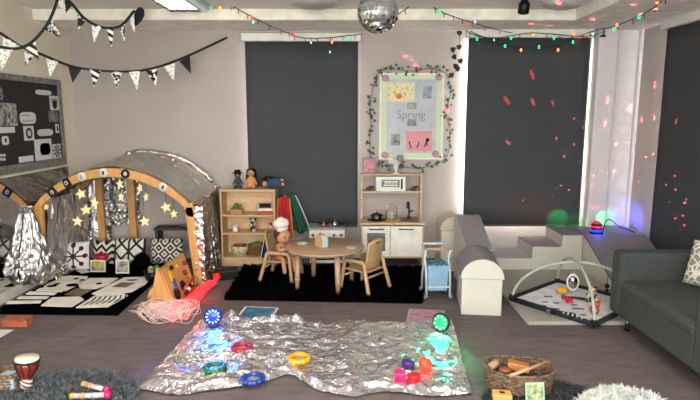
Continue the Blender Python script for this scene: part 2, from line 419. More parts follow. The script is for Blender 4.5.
# small spotlight
p = at(524, 7, Y=5.2)
t = thing('spotlight', 'small black ceiling spotlight above the right blind', 'spotlight', (p.x, p.y, p.z))
mb = MB(); mb.lathe([(.045, -.06), (.052, -.05), (.05, .03), (.03, .055), (.01, .06)], M=Matrix.Rotation(.35, 4, 'X')); mb.build('lamp_head', black, t)
MB().lathe([(.038, -.0615), (.02, -.066), (.001, -.066)], M=Matrix.Rotation(.35, 4, 'X')).build('lens', metal, t)
mb = MB(); mb.tube([(0, 0, .05), (0, 0, CZ-p.z-.02)], .008); mb.cyl((0, 0, CZ-p.z-.02), (0, 0, CZ-p.z), .03); mb.build('bracket', black, t)
# small black sensor hanging in corner
p = at(603, 36, Y=6.15)
t = thing('ceiling_hook', 'black disc on a wire hanging in the white corner', 'hook', tuple(p))
MB().lathe([(.001, -.012), (.03, -.01), (.034, 0), (.015, .012), (.004, .02)]).build('disc', black, t)
MB().tube([(0, 0, .015), (.004, 0, SZ-p.z)], .0035, 5).build('wire', black, t)

# ================= BUNTING =================
bp_w = mat('pennant_white_floral', 'D9DAD0', .8, col2='8E988C', pattern='spots', pscale=45)
bp_b = mat('pennant_black', '17171A', .85)
bp_s = mat('pennant_stripes', 'DDDBD2', .8, col2='1A1A1C', pattern='stripes', pscale=16)
bp_f = mat('pennant_dark_floral', 'D0CEC6', .8, col2='161618', pattern='blot', pscale=42)
bp_c = mat('pennant_cow', 'DAD8D0', .8, col2='101012', pattern='blot', pscale=22)
BPM = {'w': bp_w, 'b': bp_b, 's': bp_s, 'f': bp_f, 'c': bp_c}
def bunting(label, pts, pens, tape=.013):
    P = bez([at(*p) if len(p) == 2 else at(p[0], p[1], Y=p[2]) for p in pts], 8)
    t = thing('bunting', label, 'bunting', tuple(P[0]), 0, 'black and white buntings')
    MB().tube(P, tape, 6, flat=.9).build('tape', bp_b, t, True)
    for (x0, y0, x1, y1, xt, yt, k, Y) in pens:
        a = at(x0, y0, Y=Y); b_ = at(x1, y1, Y=Y+.01); c = at(xt, yt, Y=Y-.01)
        n = (b_-a).cross(c-a).normalized()*.0015
        mb = MB(); mm = (a+b_)/2
        ins = [a, b_, c]
        mb.add([q+n for q in ins]+[q-n for q in ins], [(0, 1, 2), (5, 4, 3), (0, 3, 4, 1), (1, 4, 5, 2), (2, 5, 3, 0)])
        mb.build('pennant', BPM[k], t, True)
    return t
Yb = 4.9
bunting('long bunting hung in a low curve across the left corner',
    [(-25, 20, 4.3), (0, 33, 4.4), (20, 46, 4.5), (38, 53, 4.6), (75, 67, 5.0), (118, 71.5, 5.4), (150, 69, 5.75), (185, 57, 6.1), (227, 37.5, 6.38)],
    [(3, 36, 20, 46, 3, 56, 'w', 4.43), (46, 57.5, 58, 62, 50, 77, 'w', 4.75), (68, 65.5, 82, 68.5, 72.5, 83, 'b', 5.0), (90, 69, 101, 71, 94, 87, 's', 5.12),
     (110, 71.5, 122, 72, 117, 88.5, 'f', 5.35), (129, 72, 140, 71, 137, 90, 'w', 5.5), (146, 71, 158, 68.5, 156, 86, 'c', 5.68), (164, 67, 175, 63, 174, 81, 'w', 5.88), (179, 61, 190, 56, 191, 74, 'b', 6.05)])
bunting('bunting rising steeply to the ceiling at far left',
    [(-25, 44, 4.0), (0, 47, 4.1), (17, 48.5, 4.15), (32, 42, 4.2), (46, 26, 4.3), (54, 10, 4.4), (59, -6, 4.5), (62, -14, 4.53)],
    [(-2, 48, 13, 49, 2, 70, 'w', 4.12), (22, 47, 35, 40, 39, 60, 's', 4.2), (47, 23, 51, 17, 62, 38, 'f', 4.36), (48, 24, 44, 29, 60, 38, 'f', 4.34), (24, 51, 34, 56, 25.5, 66, 'c', 4.5)])
t = bunting('short bunting sagging from the ceiling to a black heart at its end',
    [(56, -14, 4.53), (66, -2, 4.6), (73, 5, 4.65), (84, 18, 4.75), (98, 26, 4.9), (110, 28, 5.0), (122, 25, 5.15), (134, 11, 5.4)],
    [(55, 3, 64, -3, 66, 11, 'w', 4.6), (63, -3, 73, 4, 66, 13, 'b', 4.64), (77, 10, 87, 20, 78, 30, 'c', 4.76), (91, 22, 101, 27, 94, 43, 'w', 4.88), (106, 28, 114, 28, 111.5, 47, 's', 5.0), (119, 27, 125, 24, 125, 43, 'f', 5.15), (128, 19, 134, 14, 135, 33, 'w', 5.32)])
mb = MB(); c = at(138, 17, Y=5.42)
prof = [(0, .1), (.03, .085), (.05, .04), (.045, -.02), (.02, -.075), (0, -.1), (-.03, -.04), (-.045, .03), (-.03, .085)]
mb.prism(prof, -.004, .004, Matrix.Translation(c) @ Matrix.Rotation(.45, 4, 'Y') @ Matrix.Rotation(PI/2, 4, 'X')); mb.build('black_heart', bp_b, t, True)
for a, d in (((134, 11), 5.4),): pass

# ================= FAIRY LIGHTS =================
gcol = {'g': mat('green_bulb', '20E090', .3, emit=3, ecol='00C868'), 'o': mat('orange_bulb', 'FFA060', .3, emit=3, ecol='FF7030'), 'r': mat('red_bulb', 'FF5048', .3, emit=3, ecol='FF2020'), 'w': mat('pale_bulb', 'A0E8D8', .3, emit=1.5, ecol='80E0C8')}
wirem = mat('dark_wire', '1C241E', .6)
def fairy(label, pts, bulbs, slack=True):
    P = bez([at(p[0], p[1], Y=p[2]) for p in pts], 8)
    t = thing('fairy_light_string', label, 'fairy lights', tuple(P[0]), 0, 'coloured fairy light strings')
    mb = MB(); mb.tube(P, .0045, 5)
    for i in range(3, len(P)-1, 5): mb.tube([P[i], P[i]+Vector((.006, -.005, -.045))], .004, 5)
    mb.build('wire', wirem, t, True)
    for (x, y, k) in bulbs:
        best = min(P, key=lambda q: ((350+FOC*q.x/(q.y*math.cos(PITCH)-(q.z-EYE)*math.sin(PITCH)))-x)**2)
        c = at(x, y, Y=best.y-.02)
        mb = MB(); mb.sph(c, .016 if k in 'go' else .012, (.8, .8, 1.2), u=8, v=6); bo = mb.build('bulb', gcol[k], t, True)
        mb = MB(); mb.tube([c+Vector((0, 0, .012)), best], .003, 5); bw_ = mb.build('bulb_wire', wirem, t, True); bw_.parent = bo
fairy('fairy lights running from the ceiling down to the left blind rail',
    [(207, -8, 5.6), (214, 3, 5.6), (222, 1, 5.6), (232, 6, 5.6), (245, 13, 5.6), (262, 22, 5.64), (280, 30, 5.85), (292, 34, 6.2)],
    [(210, 8, 'g'), (220, 8, 'o'), (234, 12, 'w'), (252, 18, 'r'), (253, 22, 'w'), (294, 34, 'r')])
fairy('fairy lights hung across the top of the left blind',
    [(290, 35, 6.2), (305, 38, 6.2), (325, 38, 6.2), (345, 36, 6.2), (362, 34, 6.2)],
    [(311, 42.5, 'w'), (332, 42, 'o'), (348, 38, 'g'), (330, 52, 'w')])
fairy('fairy lights running down from the ceiling to the mirror ball side',
    [(419, -6, 5.6), (414, 3, 5.6), (400, 13, 5.6), (392, 20, 5.6)], [(407, 5, 'w'), (397, 15, 'o')])
fairy('fairy lights running from the ceiling down to the right blind rail',
    [(420, -6, 5.6), (427, 2, 5.62), (440, 11, 5.6), (455, 17, 5.62), (470, 22, 5.66), (490, 28, 5.9), (512, 33, 6.2)],
    [(439, 12, 'g'), (467, 24, 'r'), (475, 22, 'w')])
fairy('fairy lights hung across the top of the right blind',
    [(466, 31, 6.2), (478, 36, 6.2), (495, 38, 6.2), (510, 36, 6.2), (530, 33, 6.2), (552, 34, 6.2), (572, 36, 6.2), (590, 36, 6.15), (606, 31, 5.95)],
    [(477, 39, 'g'), (494, 40, 'w'), (511, 38, 'g'), (533, 35, 'o'), (554, 38, 'g'), (574, 34, 'o'), (573, 42, 'g')])
fairy('lower fairy light strand sagging over the right blind',
    [(470, 31, 6.18), (490, 40, 6.18), (505, 45, 6.18), (525, 48, 6.18), (545, 47, 6.18), (565, 43, 6.21), (590, 32, 6.0), (612, 27, 5.7), (635, 18, 5.2), (652, 9, 4.9), (668, -4, 4.7)],
    [(505, 46, 'g'), (521, 50, 'o'), (539, 47, 'g'), (558, 50, 'o'), (593, 34, 'w'), (614, 29, 'g'), (617, 25, 'o'), (639, 17, 'g'), (657, 2, 'o')])

# ================= DISPLAY BOARD =================
bx = LX+.012
t = thing('display_board', 'black display board of black and white cards on the left wall', 'display board', (LX, 5.3, 1.2))
Y1 = at(62, 120, X=LX).y; Y0 = 4.55; z0 = 1.165; z1 = 2.09; bw = .08
MB().bb((LX+.001, Y0, z0), (bx, Y1, z1)).build('backing', mat('black_backing', '1B1B1D', .8), t, True)
mb = MB()
for a, b_ in (((Y0, z0), (Y1, z0+bw)), ((Y0, z1-bw*.7), (Y1, z1)), ((Y1-bw*.9, z0+bw), (Y1, z1-bw*.7)), ((Y0, z0+bw), (Y0+bw, z1-bw*.7))):
    mb.bb((bx-.002, a[0], a[1]), (bx+.008, b_[0], b_[1]))
mb.build('border', mat('silver_border', '9A9C98', .35, .6, bump=.8, bscale=50, col2='6E706C', scale=30), t, True)
pat = {'w': mat('card_white', 'C6C6C0', .7, col2='BDBDB8'), 'v': mat('card_photo', 'A8A8A2', .7, col2='3C3C3C', scale=24), 'z': mat('card_dark_photo', '8A8A84', .7, col2='222222', scale=30)}
xf = bx+.003
def card(x0, y0, x1, y1, k, shape='r', name='card'):
    ya = at(x0, (y0+y1)/2, X=xf).y; yb = at(x1, (y0+y1)/2, X=xf).y
    zb = at((x0+x1)/2, y1, X=xf).z; zt = at((x0+x1)/2, y0, X=xf).z
    mb = MB(); cy = (ya+yb)/2; cz = (zb+zt)/2; hw = (yb-ya)/2; hh = (zt-zb)/2
    if shape == 'r': mb.bb((bx-.001, ya, zb), (xf, yb, zt))
    else:
        pts = [(cy+hw*math.copysign(abs(math.cos(a))**.5, math.cos(a)), cz+hh*math.copysign(abs(math.sin(a))**.7, math.sin(a))) for a in [2*PI*i/20 for i in range(20)]]
        mb.prism(pts, bx-.001, xf, WALLX @ Matrix(((0,1,0,0),(1,0,0,0),(0,0,1,0),(0,0,0,1))) if False else Matrix(((0,0,1,0),(1,0,0,0),(0,1,0,0),(0,0,0,1))))
    return mb.build(name, pat[k], t, True), cy, cz, hw, hh
MYZ = Matrix(((0,0,1,0),(1,0,0,0),(0,1,0,0),(0,0,0,1)))
inkm = mat('black_ink', '141414', .8)
def ink(polys, par):
    mb = MB()
    for pl in polys: mb.prism(pl, xf-.0005, xf+.002, MYZ)
    o = mb.build('ink_drawing', inkm, par)
    I = BASE[t.name].inverted()
    for v in o.data.vertices: v.co = I @ v.co
def circ(cy, cz, r, n=14, sy=1, sz=1): return [(cy+r*sy*math.cos(2*PI*i/n), cz+r*sz*math.sin(2*PI*i/n)) for i in range(n)]
card(35.5, 90, 51.5, 95, 'w', 'o')
o, cy, cz, hw, hh = card(50, 96, 59, 110, 'w')
ink([circ(cy, cz-hh*.25, hw*.5)]+[[(cy+dx*hw-.008, cz-hh*.1), (cy+dx*hw+.008, cz-hh*.1), (cy+dx*hw*1.5+.008, cz+hh*.6), (cy+dx*hw*1.5-.008, cz+hh*.6)] for dx in (-.4, -.13, .13, .4)], o)
card(49, 110.5, 58, 122, 'z')
o, cy, cz, hw, hh = card(55.7, 124, 59, 133, 'w'); ink([circ(cy, cz, hh*.6, sy=.5)], o)
o, cy, cz, hw, hh = card(20, 112, 36, 124, 'w', 'o')
ink([[(cy-hw*.8, cz+q*hh+.003), (cy-hw*.8, cz+q*hh-.003), (cy+hw*w_, cz+q*hh-.003), (cy+hw*w_, cz+q*hh+.003)] for q, w_ in ((.45, .2), (-.5, .7))], o)
o, cy, cz, hw, hh = card(24, 126, 34, 140.5, 'w'); ink([circ(cy, cz, hw*.65), ], o)
mb = MB(); mb.prism(circ(cy, cz, hw*.35), xf, xf+.003, MYZ); mb.build('card_eye', pat['w'], t, True)
card(37.6, 129, 53, 136, 'w', 'o'); card(35, 139, 52, 160, 'w')
card(40, 143, 50.5, 155, 'z', 'o'); 
o, cy, cz, hw, hh = card(53, 144, 61, 158, 'w')
ink([[(cy, cz), (cy+hw*.95*math.cos(a), cz+hh*.95*math.sin(a)), (cy+hw*.95*math.cos(a+.35), cz+hh*.95*math.sin(a+.35))] for a in [2*PI*k/9 for k in range(9)]], o)
card(19, 156, 33.5, 162, 'w'); card(-3, 103, 17, 126, 'v'); card(-3, 127, 15, 133, 'w')
o, cy, cz, hw, hh = card(2, 136, 9, 145, 'w', 'o'); ink([circ(cy, cz, hh*.5, sy=.7)], o)
for k in range(6): card(-2.5+(k % 3)*3, 154+(k//3)*4, -.5+(k % 3)*3, 156.5+(k//3)*4, 'w', name='dot_card')
card(-3, 86, 3, 100, 'z', 'o')
# wall mirror under the board
t = thing('wall_mirror', 'long frameless wall mirror beside the foil tent', 'mirror', (LX, 5.1, .1))
MB().bb((LX+.001, 4.2, .1), (LX+.02, 6.1, 1.14)).build('glass', mat('mirror_glass', 'C8C8C4', .04, 1), t, True)

# ================= SPRING BOARD =================
def wallcard(mb, x0, y0, x1, y1, Y, d=.004):
    a = at(x0, y1, Y=Y); b_ = at(x1, y0, Y=Y); mb.bb((a.x, Y-d, a.z), (b_.x, Y+.001, b_.z)); return mb
t = thing('picture_board', 'framed white board reading Spring on the wall between the blinds', 'picture board', tuple(at(411, 160, Y=BY)))
a = at(379, 159.5, Y=BY-.02); b_ = at(444.5, 73, Y=BY-.02)
mb = MB(); fw = .022
for p, q in (((a.x, a.z), (b_.x, a.z+fw)), ((a.x, b_.z-fw), (b_.x, b_.z)), ((a.x, a.z+fw), (a.x+fw, b_.z-fw)), ((b_.x-fw, a.z+fw), (b_.x, b_.z-fw))): mb.bb((p[0], BY-.03, p[1]), (q[0], BY, q[1]), bev=.003)
mb.build('frame', mat('board_frame', 'DDE0D8', .4, spec=.6), t, True)
MB().bb((a.x+.01, BY-.016, a.z+.01), (b_.x-.01, BY-.001, b_.z-.01)).build('green_border', mat('pale_green', 'C8D6B4', .7, col2='BFCFAA', scale=30), t, True)
mb = MB(); wallcard(mb, 386.5, 79.5, 437, 153, BY-.016); mb.build('grey_sheet', mat('grey_sheet', 'B4B8C0', .5), t, True)
def pic(x0, y0, x1, y1, m_, Y=BY-.02, name='picture'): return wallcard(MB(), x0, y0, x1, y1, Y).build(name, m_, t, True)
pic(387.5, 82.5, 415, 102, mat('orange_flower_picture', 'D9C98A', .7, col2='D8D8C4', scale=30))
mb = MB(); c = at(399, 96, Y=BY-.026); mb.sph(c, .035, (1, .08, .9)); mb.build('orange_flower', mat('orange_paper', 'D4743C', .7), t, True)
mb = MB()
for k in range(26):
    c = at(random.uniform(389, 413), random.uniform(84, 97), Y=BY-.0255); mb.sph(c, random.uniform(.006, .014), (1, .15, 1), u=8, v=5)
mb.build('yellow_flowers', mat('yellow_petals', 'D9B83A', .7, col2='A8B850', scale=50), t, True)
ph = mat('photo_green', '8A9890', .4, col2='3A4A42', scale=25); ph2 = mat('photo_blue', '8E9CA8', .4, col2='4A5A60', scale=25)
pic(423, 86, 432, 98.5, ph2); pic(407, 102.5, 416.5, 109.5, ph); pic(407, 119, 416.5, 126, ph); pic(391, 134, 400, 145.5, ph)
pic(406, 131, 432, 151, mat('pink_paper', 'D6949C', .7, col2='CC8890', scale=10))
mb = MB()
for (x, y, x2, y2) in ((411, 148, 409, 141), (417, 148, 419, 142), (424, 147, 427, 141), (427, 141, 427, 146)):
    mb.tube([at(x, y, Y=BY-.026), at(x2, y2, Y=BY-.026)], .006, 6)
mb.sph(at(427.5, 140, Y=BY-.027), .022, (1, .2, 1)); mb.build('ink_drawing', inkm, t, True)
mb = MB(); text_mesh(mb, 'Spring', .135, Matrix.Translation(at(411, 115, Y=BY-.022)) @ Matrix.Rotation(PI/2, 4, 'X')); mb.build('lettering', mat('lettering_grey', '7C8A80', .6), t, True)
for i, (x, y) in enumerate(((385.5, 78), (439, 77), (435.5, 154), (385, 155))):
    mb = MB(); c = at(x, y, Y=BY-.034)
    for k in range(8):
        w_ = k*PI/4; mb.sph(c+Vector((math.cos(w_)*.025, 0, math.sin(w_)*.025)), .018, (1, .3, 1), u=8, v=5)
    mb.sph(c, .015, (1, .6, 1)); mb.build('paper_flower', mat('rose_paper', 'B88A98', .7), t, True)
# ivy garland
def leaf(mb, c, r, ang, nrm_t=0):
    M = Matrix.Translation(c) @ Matrix.Rotation(ang, 4, 'Y') @ Matrix.Rotation(PI/2+nrm_t, 4, 'X')
    mb.prism([(x*r, y*r) for x, y in ((0, -1), (.55, -.3), (.95, .35), (.5, .75), (0, .45), (-.5, .75), (-.95, .35), (-.55, -.3))], -.002, .002, M)
iv = [(379, 168), (371, 158), (370, 140), (371, 122), (370.5, 104), (373, 88), (378, 73), (392, 69), (410, 71), (428, 68.5), (441, 71), (449, 78), (450, 95), (446, 112), (450, 130), (449, 148), (444, 160), (430, 166), (412, 168), (396, 165), (384, 166)]
P = bez([at(x, y, Y=BY-.03) for x, y in iv], 5)
t = thing('ivy_garland', 'green ivy leaf garland looped around the Spring board', 'garland', tuple(P[0]))
MB().tube(P, .0035, 5).build('stem', mat('ivy_stem', '3A4A30', .7), t, True)
mb = MB()
for i, q in enumerate(P):
    for k in range(2):
        if random.random() < .75: leaf(mb, q+Vector((random.uniform(-.05, .05), random.uniform(-.02, .01), random.uniform(-.05, .05))), random.uniform(.015, .025), random.uniform(0, 6.3), random.uniform(-.4, .4))
mb.build('leaves', mat('ivy_leaf', '2F4432', .6, col2='46583E', scale=20), t, True)
# dark heart leaf garland
dl = [(459.5, 33), (459, 47), (453, 49.5), (454.3, 57), (460.5, 61), (455.5, 66), (457.5, 69), (451.5, 75)]
t = thing('leaf_garland', 'dark brown leaf garland hanging beside the right blind', 'garland', tuple(at(459, 30, Y=6.33)))
MB().tube(bez([at(462, 24, Y=6.33)]+[at(x, y, Y=6.33) for x, y in dl], 3), .003, 5).build('stem', wirem, t, True)
mb = MB()
for x, y in dl:
    c = at(x, y, Y=6.33); leaf(mb, c, .035, random.uniform(-.5, .5)); mb.sph(c, .026, (1, .3, 1), u=8, v=6)
mb.build('leaves', mat('dark_leaf', '2A1C1A', .7), t, True)

# ================= TENT =================
TX0, TX1, TF, TB = -3.16, -1.58, 5.35, 6.28
tcx = (TX0+TX1)/2; thw = (TX1-TX0)/2
def archz(x, base=.80, rise=.39):       # circular arch
    R_ = (thw**2+rise**2)/(2*rise); return base+rise-R_+math.sqrt(max(0, R_*R_-(x-tcx)**2))
t = thing('canopy_tent', 'wooden arched play tent draped in silver foil in the left corner', 'play tent', (tcx, TF, 0))
for name, Y, dz in (('front_arch', TF, 0), ('back_arch', TB, .08)):
    mb = MB(); n = 28; vs = []; fs = []
    for i in range(n+1):
        x = TX0+(TX1-TX0)*i/n; z = archz(x)+dz
        for yy, zz in ((Y-.02, z-.085), (Y-.02, z), (Y+.02, z), (Y+.02, z-.085)): vs.append((x, yy, zz))
    for i in range(n):
        for k in range(4): fs.append((i*4+k, i*4+(k+1) % 4, i*4+4+(k+1) % 4, i*4+4+k))
    fs += [(0, 1, 2, 3), (n*4+3, n*4+2, n*4+1, n*4)]
    mb.add(vs, fs); mb.cyl((TX1-.01, Y-.022, .76), (TX1-.01, Y+.022, .76), .055)
    for q in (.2, .75): 
        x = TX0+(TX1-TX0)*q; mb.box((x, Y-.02, archz(x)+dz-.042), (.012, .008, .1), rot=(0, math.copysign(.35, q-.5), 0))
    mb.build(name, woodo, t, True)
posts = ((TX0+.02, TF, TX0+.05, .80), (TX1+.04, TF, TX1-.03, .80), (TX1+.02, TB, TX1, .86), (-2.93, TB, -2.93, 1.15), (-2.56, TB, -2.56, 1.2))
for (xb, Y, xt, zt) in posts:
    mb = MB(); M = Matrix.Translation((xb, Y+.002, 0)); 
    dx = xt-xb
    mb.add([(xb-.04, Y-.022, 0), (xb+.04, Y-.022, 0), (xb+.04, Y+.022, 0), (xb-.04, Y+.022, 0), (xt-.04, Y-.022, zt), (xt+.04, Y-.022, zt), (xt+.04, Y+.022, zt), (xt-.04, Y+.022, zt)],
           [(0, 1, 2, 3), (7, 6, 5, 4), (0, 4, 5, 1), (1, 5, 6, 2), (2, 6, 7, 3), (3, 7, 4, 0)])
    mb.build('post', woodo, t, True)
for a_, b_ in ((TX1-.035, TX1+.005), (TX0+.02, TX0+.06)): MB().bb((a_, TF, .78), (b_, TB, .84)).build('side_rail', woodo, t, True)
# foil roof
def roof(u, v):
    x = TX0+.02+(TX1-TX0+.03)*u; y = TF+.03+(TB+.08-TF)*v
    xx = min(max(x, TX0), TX1)
    z = archz(xx)+.012+.06*v
    n_ = .045*rid((x*2, y*5+x*2, 3), 1.3)+.02*rid((x*3, y*9, 1), 2.5)
    z += (n_-.03)*(.25+.9*v)
    if v > .93: z += .03*noise.noise(Vector((x*14, 0, 0)))
    return (x, y, z)
mb = MB(); mb.grid(roof, 110, 64, smooth=False); o = mb.build('foil_roof', foil2, t, True)
# gathered foil ruffle along the back edge
mb = MB()
P = [Vector((x, TB+.03, archz(min(max(x, TX0), TX1))+.10+.02*noise.noise(Vector((x*6, 2, 0))))) for x in [-2.6+i*.031 for i in range(33)]]
mb.tube(P, [.03+.014*noise.noise(Vector((i*.8, 0, 0))) for i in range(33)], 9); o = mb.build('foil_ruffle', foil, t, True)
# right side curtain of foil strips
def pleat(x, k=1): return .035*math.sin(x*44*k)+.02*math.sin(x*97*k+1)
mb = MB()
mb.grid(lambda u, v: (TX1+.035+.05*(1-v)+pleat(u)*(1.1-v)+.012*noise.noise(Vector((u*20, v*14, 0))), TF+.02+u*(TB-TF+.06), .03+v*(.80+.06*u)), 70, 40)
mb.build('side_curtain', tinsel_m, t, True)
mb = MB(); mb.grid(lambda u, v: (TX1+.02+u*.09+.012*noise.noise(Vector((u*9, v*25, 5))), TF-.02+.012*noise.noise(Vector((u*9, v*25, 0))), .02+v*.79), 8, 60)
mb.build('curtain_edge', foil, t, True)
# left side and back tinsel curtains
mb = MB()
def strip(mb, x0, y0, x1, y1, z0, z1, n):
    for i in range(n):
        q = (i+random.random()*.8)/n; x = x0+(x1-x0)*q; y = y0+(y1-y0)*q; w_ = .014
        dx, dy = (x1-x0), (y1-y0); l = math.hypot(dx, dy); dx /= l; dy /= l
        zz = z0+random.uniform(0, .12); K = 10; vs = []
        for k in range(K+1):
            z = zz+(z1-zz)*k/K; a = noise.noise(Vector((i*3.1, k*.6, 0)))*1.6; o1 = noise.noise(Vector((i*1.7, k*.35, 7)))*.03
            ca, sa = math.cos(a)*w_, math.sin(a)*w_
            vs += [(x-dx*ca-dy*(sa-o1), y-dy*ca+dx*(sa-o1), z), (x+dx*ca+dy*(sa+o1), y+dy*ca-dx*(sa+o1), z)]
        mb.add(vs, [(2*k, 2*k+1, 2*k+3, 2*k+2) for k in range(K)], True)
strip(mb, TX0+.075, TF+.08, TX0+.075, TB-.03, .16, .86, 60); strip(mb, TX0+.06, TF+.12, TX0+.09, TB-.03, .2, .86, 40)
strip(mb, TX0+.1, TB+.04, -2.95, TB+.04, .2, 1.0, 26)
mb.build('tinsel_curtain', foilmat('tinsel_strip', 'E8E6E2', .38, 30, .4, .85), t, True)['kind'] = 'stuff'
mb = MB()
def crump(x0, x1, y, z0, z1, sd):
    return lambda u, v: (x0+(x1-x0)*u+.03*noise.noise(Vector((u*5, v*6, sd))), y+.05*noise.noise(Vector((u*5, v*7, sd+3)))+.025*noise.noise(Vector((u*14, v*20, sd))), z0+(z1-z0)*v+.03*noise.noise(Vector((u*6, v*2, sd+8))))
mb.grid(crump(-2.9, -2.5, TB+.07, .42, 1.13, 2), 34, 50, smooth=False); mb.grid(crump(-3.18, -2.85, TB+.05, .25, .8, 9), 30, 40, smooth=False)
mb.build('foil_back_curtain', foil, t, True)
mb = MB(); mb.grid(lambda u, v: (-3.08+.1*v*0+.045*noise.noise(Vector((u*7, v*6, 3)))+.02*noise.noise(Vector((u*20, v*16, 3)))-.04*v, 5.46+.26*u+.03*noise.noise(Vector((u*8, v*9, 5))), .04+.06*u+.22*v+.03*noise.noise(Vector((u*6, v*2, 8)))), 50, 26, smooth=False)
mb.build('foil_side_curtain', foil, t, True)
# round stickers on the arch
for (x, k) in ((50, 'k'), (65, 'k'), (81, 'g'), (103, 'w'), (125, 'k'), (162, 'w')):
    c = at(x, 170, Y=TF-.022); X_ = c.x; z = archz(X_)-.042
    sl = (archz(X_+.02)-archz(X_-.02))/.04
    M = Matrix.Translation((X_, TF-.021, z)) @ Matrix.Rotation(-math.atan(sl), 4, 'Y') @ Matrix.Rotation(PI/2, 4, 'X')
    mb = MB(); mb.cur = 0 if k != 'k' else 1
    if x < 70: mb.box((0, 0, 0), (.09, .09, .004), M=M)
    else: mb.lathe([(.045, -.002), (.045, .003), (.001, .003)], M=M)
    mb.cur = 1 if k == 'w' else (0 if k == 'k' else 2)
    mb.lathe([(.022, 0), (.022, .005), (.001, .005)], M=M, seg=8, sx=.8 if k == 'k' else .5); mb.cur = 1 if x < 70 else mb.cur; 
    mb.lathe([(.01, 0), (.01, .007), (.001, .007)], M=M, seg=8)
    mb.build('sticker', [paper, inkm, mat('sticker_grey', 'A9ACAA', .3, .5)], t, True)
# tied foil bundle at the mirror
mb = MB()
def bundle(u, v):
    w_ = u*2*PI; r = .026+.17*min(1, (1-v)*1.25)*(1 if v > .12 else .75+v*2)
    if v > .93: r = .032+.2*(v-.93)
    r *= 1+.08*math.sin(w_*7+v*3)+.22*noise.noise(Vector((math.cos(w_)*2.5, math.sin(w_)*2.5, v*5)))+.16*noise.noise(Vector((math.cos(w_)*6, math.sin(w_)*6, v*11)))
    return (max(LX+.024, -3.2+r*math.cos(w_)*1.0+.04), 5.24+r*math.sin(w_), .08+.74*v)
mb.grid(bundle, 90, 60, smooth=False); mb.build('tied_curtain', foil, t, True)
t = thing('foil_heap', 'crumpled foil heaped on the floor beside the tied tent curtain', 'foil', (-3.08, 5.6, 0))
mb = MB()
mb.grid(lambda u, v: (-3.17+.13*u+.02*noise.noise(Vector((u*6, v*14, 0))), 5.42+.42*v, max(.01, .1*math.sin(u*PI)**.7*(.4+.6*rid((u*3, v*7, 0), 1.2))+.02)), 24, 60)
mb.build('foil_sheet', tinsel_m, t, True)
# star lights
starm = mat('star_glow', 'E8D49A', .5, emit=.55, ecol='FFD488'); 
def starpoly(r, n=5, k=.45): return [((r if i % 2 == 0 else r*k)*math.sin(PI*i/n), (r if i % 2 == 0 else r*k)*math.cos(PI*i/n)) for i in range(2*n)]
def star(mb, c, r, rot, yaw):
    M = Matrix.Translation(c) @ Matrix.Rotation(yaw, 4, 'Z') @ Matrix.Rotation(rot, 4, 'Y') @ Matrix.Rotation(PI/2, 4, 'X')
    pl = starpoly(r); n = len(pl)
    mb.add([(x, y, 0) for x, y in pl]+[(0, 0, r*.3), (0, 0, -r*.3)], [(i, (i+1) % n, n) for i in range(n)]+[((i+1) % n, i, n+1) for i in range(n)], False, M)
t = thing('star_light_string', 'warm glowing star lights hanging inside the foil tent', 'star lights', (tcx, TF+.06, 1.08))
ws = MB()
for (x, y, yaw, r) in ((81, 194, .2, .072), (94.5, 203, -.2, .068), (86, 210, .4, .07), (77.5, 221.5, 0, .07), (46, 207, 1.2, .05), (120, 184, 1.25, .065), (121, 197, 1.35, .065), (140, 188, 1.35, .07), (146, 197, 1.3, .06), (144.5, 221.5, 0, .07), (166, 207.5, .1, .07), (174, 214, .9, .06)):
    c = at(x, y, Y=TF+.06+random.uniform(-.01, .02)); mb = MB(); star(mb, c, r*.84, random.uniform(-.3, .3), yaw); mb.build('star', starm, t, True)
    ws.tube([c, (c.x, c.y, archz(c.x)-.085)], .002, 4)
ws.tube([(TX0+.15+i*.07, TF+.06, archz(TX0+.15+i*.07)-.095) for i in range(19)], .004, 5)
ws.build('wire', wirem, t, True)

# ================= BLACK PATTERN RUG AND THINGS ON IT =================
t = thing('play_rug', 'black fluffy rug with white patterned squares in front of the tent', 'rug', (-2.55, 5.3, 0))
rugb = mat('black_pile', '080809', 1, bump=.3, bscale=200, spec=0)
mb = MB(); mb.add([(-3.12, 4.5, .0), (-2.0, 4.46, .0), (-2.04, 6.1, .0), (-3.08, 6.1, .0), (-3.12, 4.5, .018), (-2.0, 4.46, .018), (-2.04, 6.1, .018), (-3.08, 6.1, .018)],
    [(0, 1, 2, 3), (4, 5, 6, 7), (0, 4, 5, 1), (1, 5, 6, 2), (2, 6, 7, 3), (3, 7, 4, 0)]); mb.build('pile', rugb, t, True)
def tuft(mb, p, h, w_, lean=.5, dirv=None):
    a = random.uniform(0, 2*PI); d = Vector((math.cos(a), math.sin(a), 0)); e = Vector((-d.y, d.x, 0))*w_
    up = (dirv or Vector((0, 0, 1)))
    tip = p+up*h+Vector((random.gauss(0, lean), random.gauss(0, lean), random.gauss(0, lean*.3)))*h
    mid = p+up*h*.6+(tip-p-up*h)*.3
    mb.add([p-e, p+e, mid+e*.8, mid-e*.8, tip], [(0, 1, 2, 3), (3, 2, 4)])
wp = mat('white_pile', 'E4E0D4', .9, bump=.5, bscale=150)
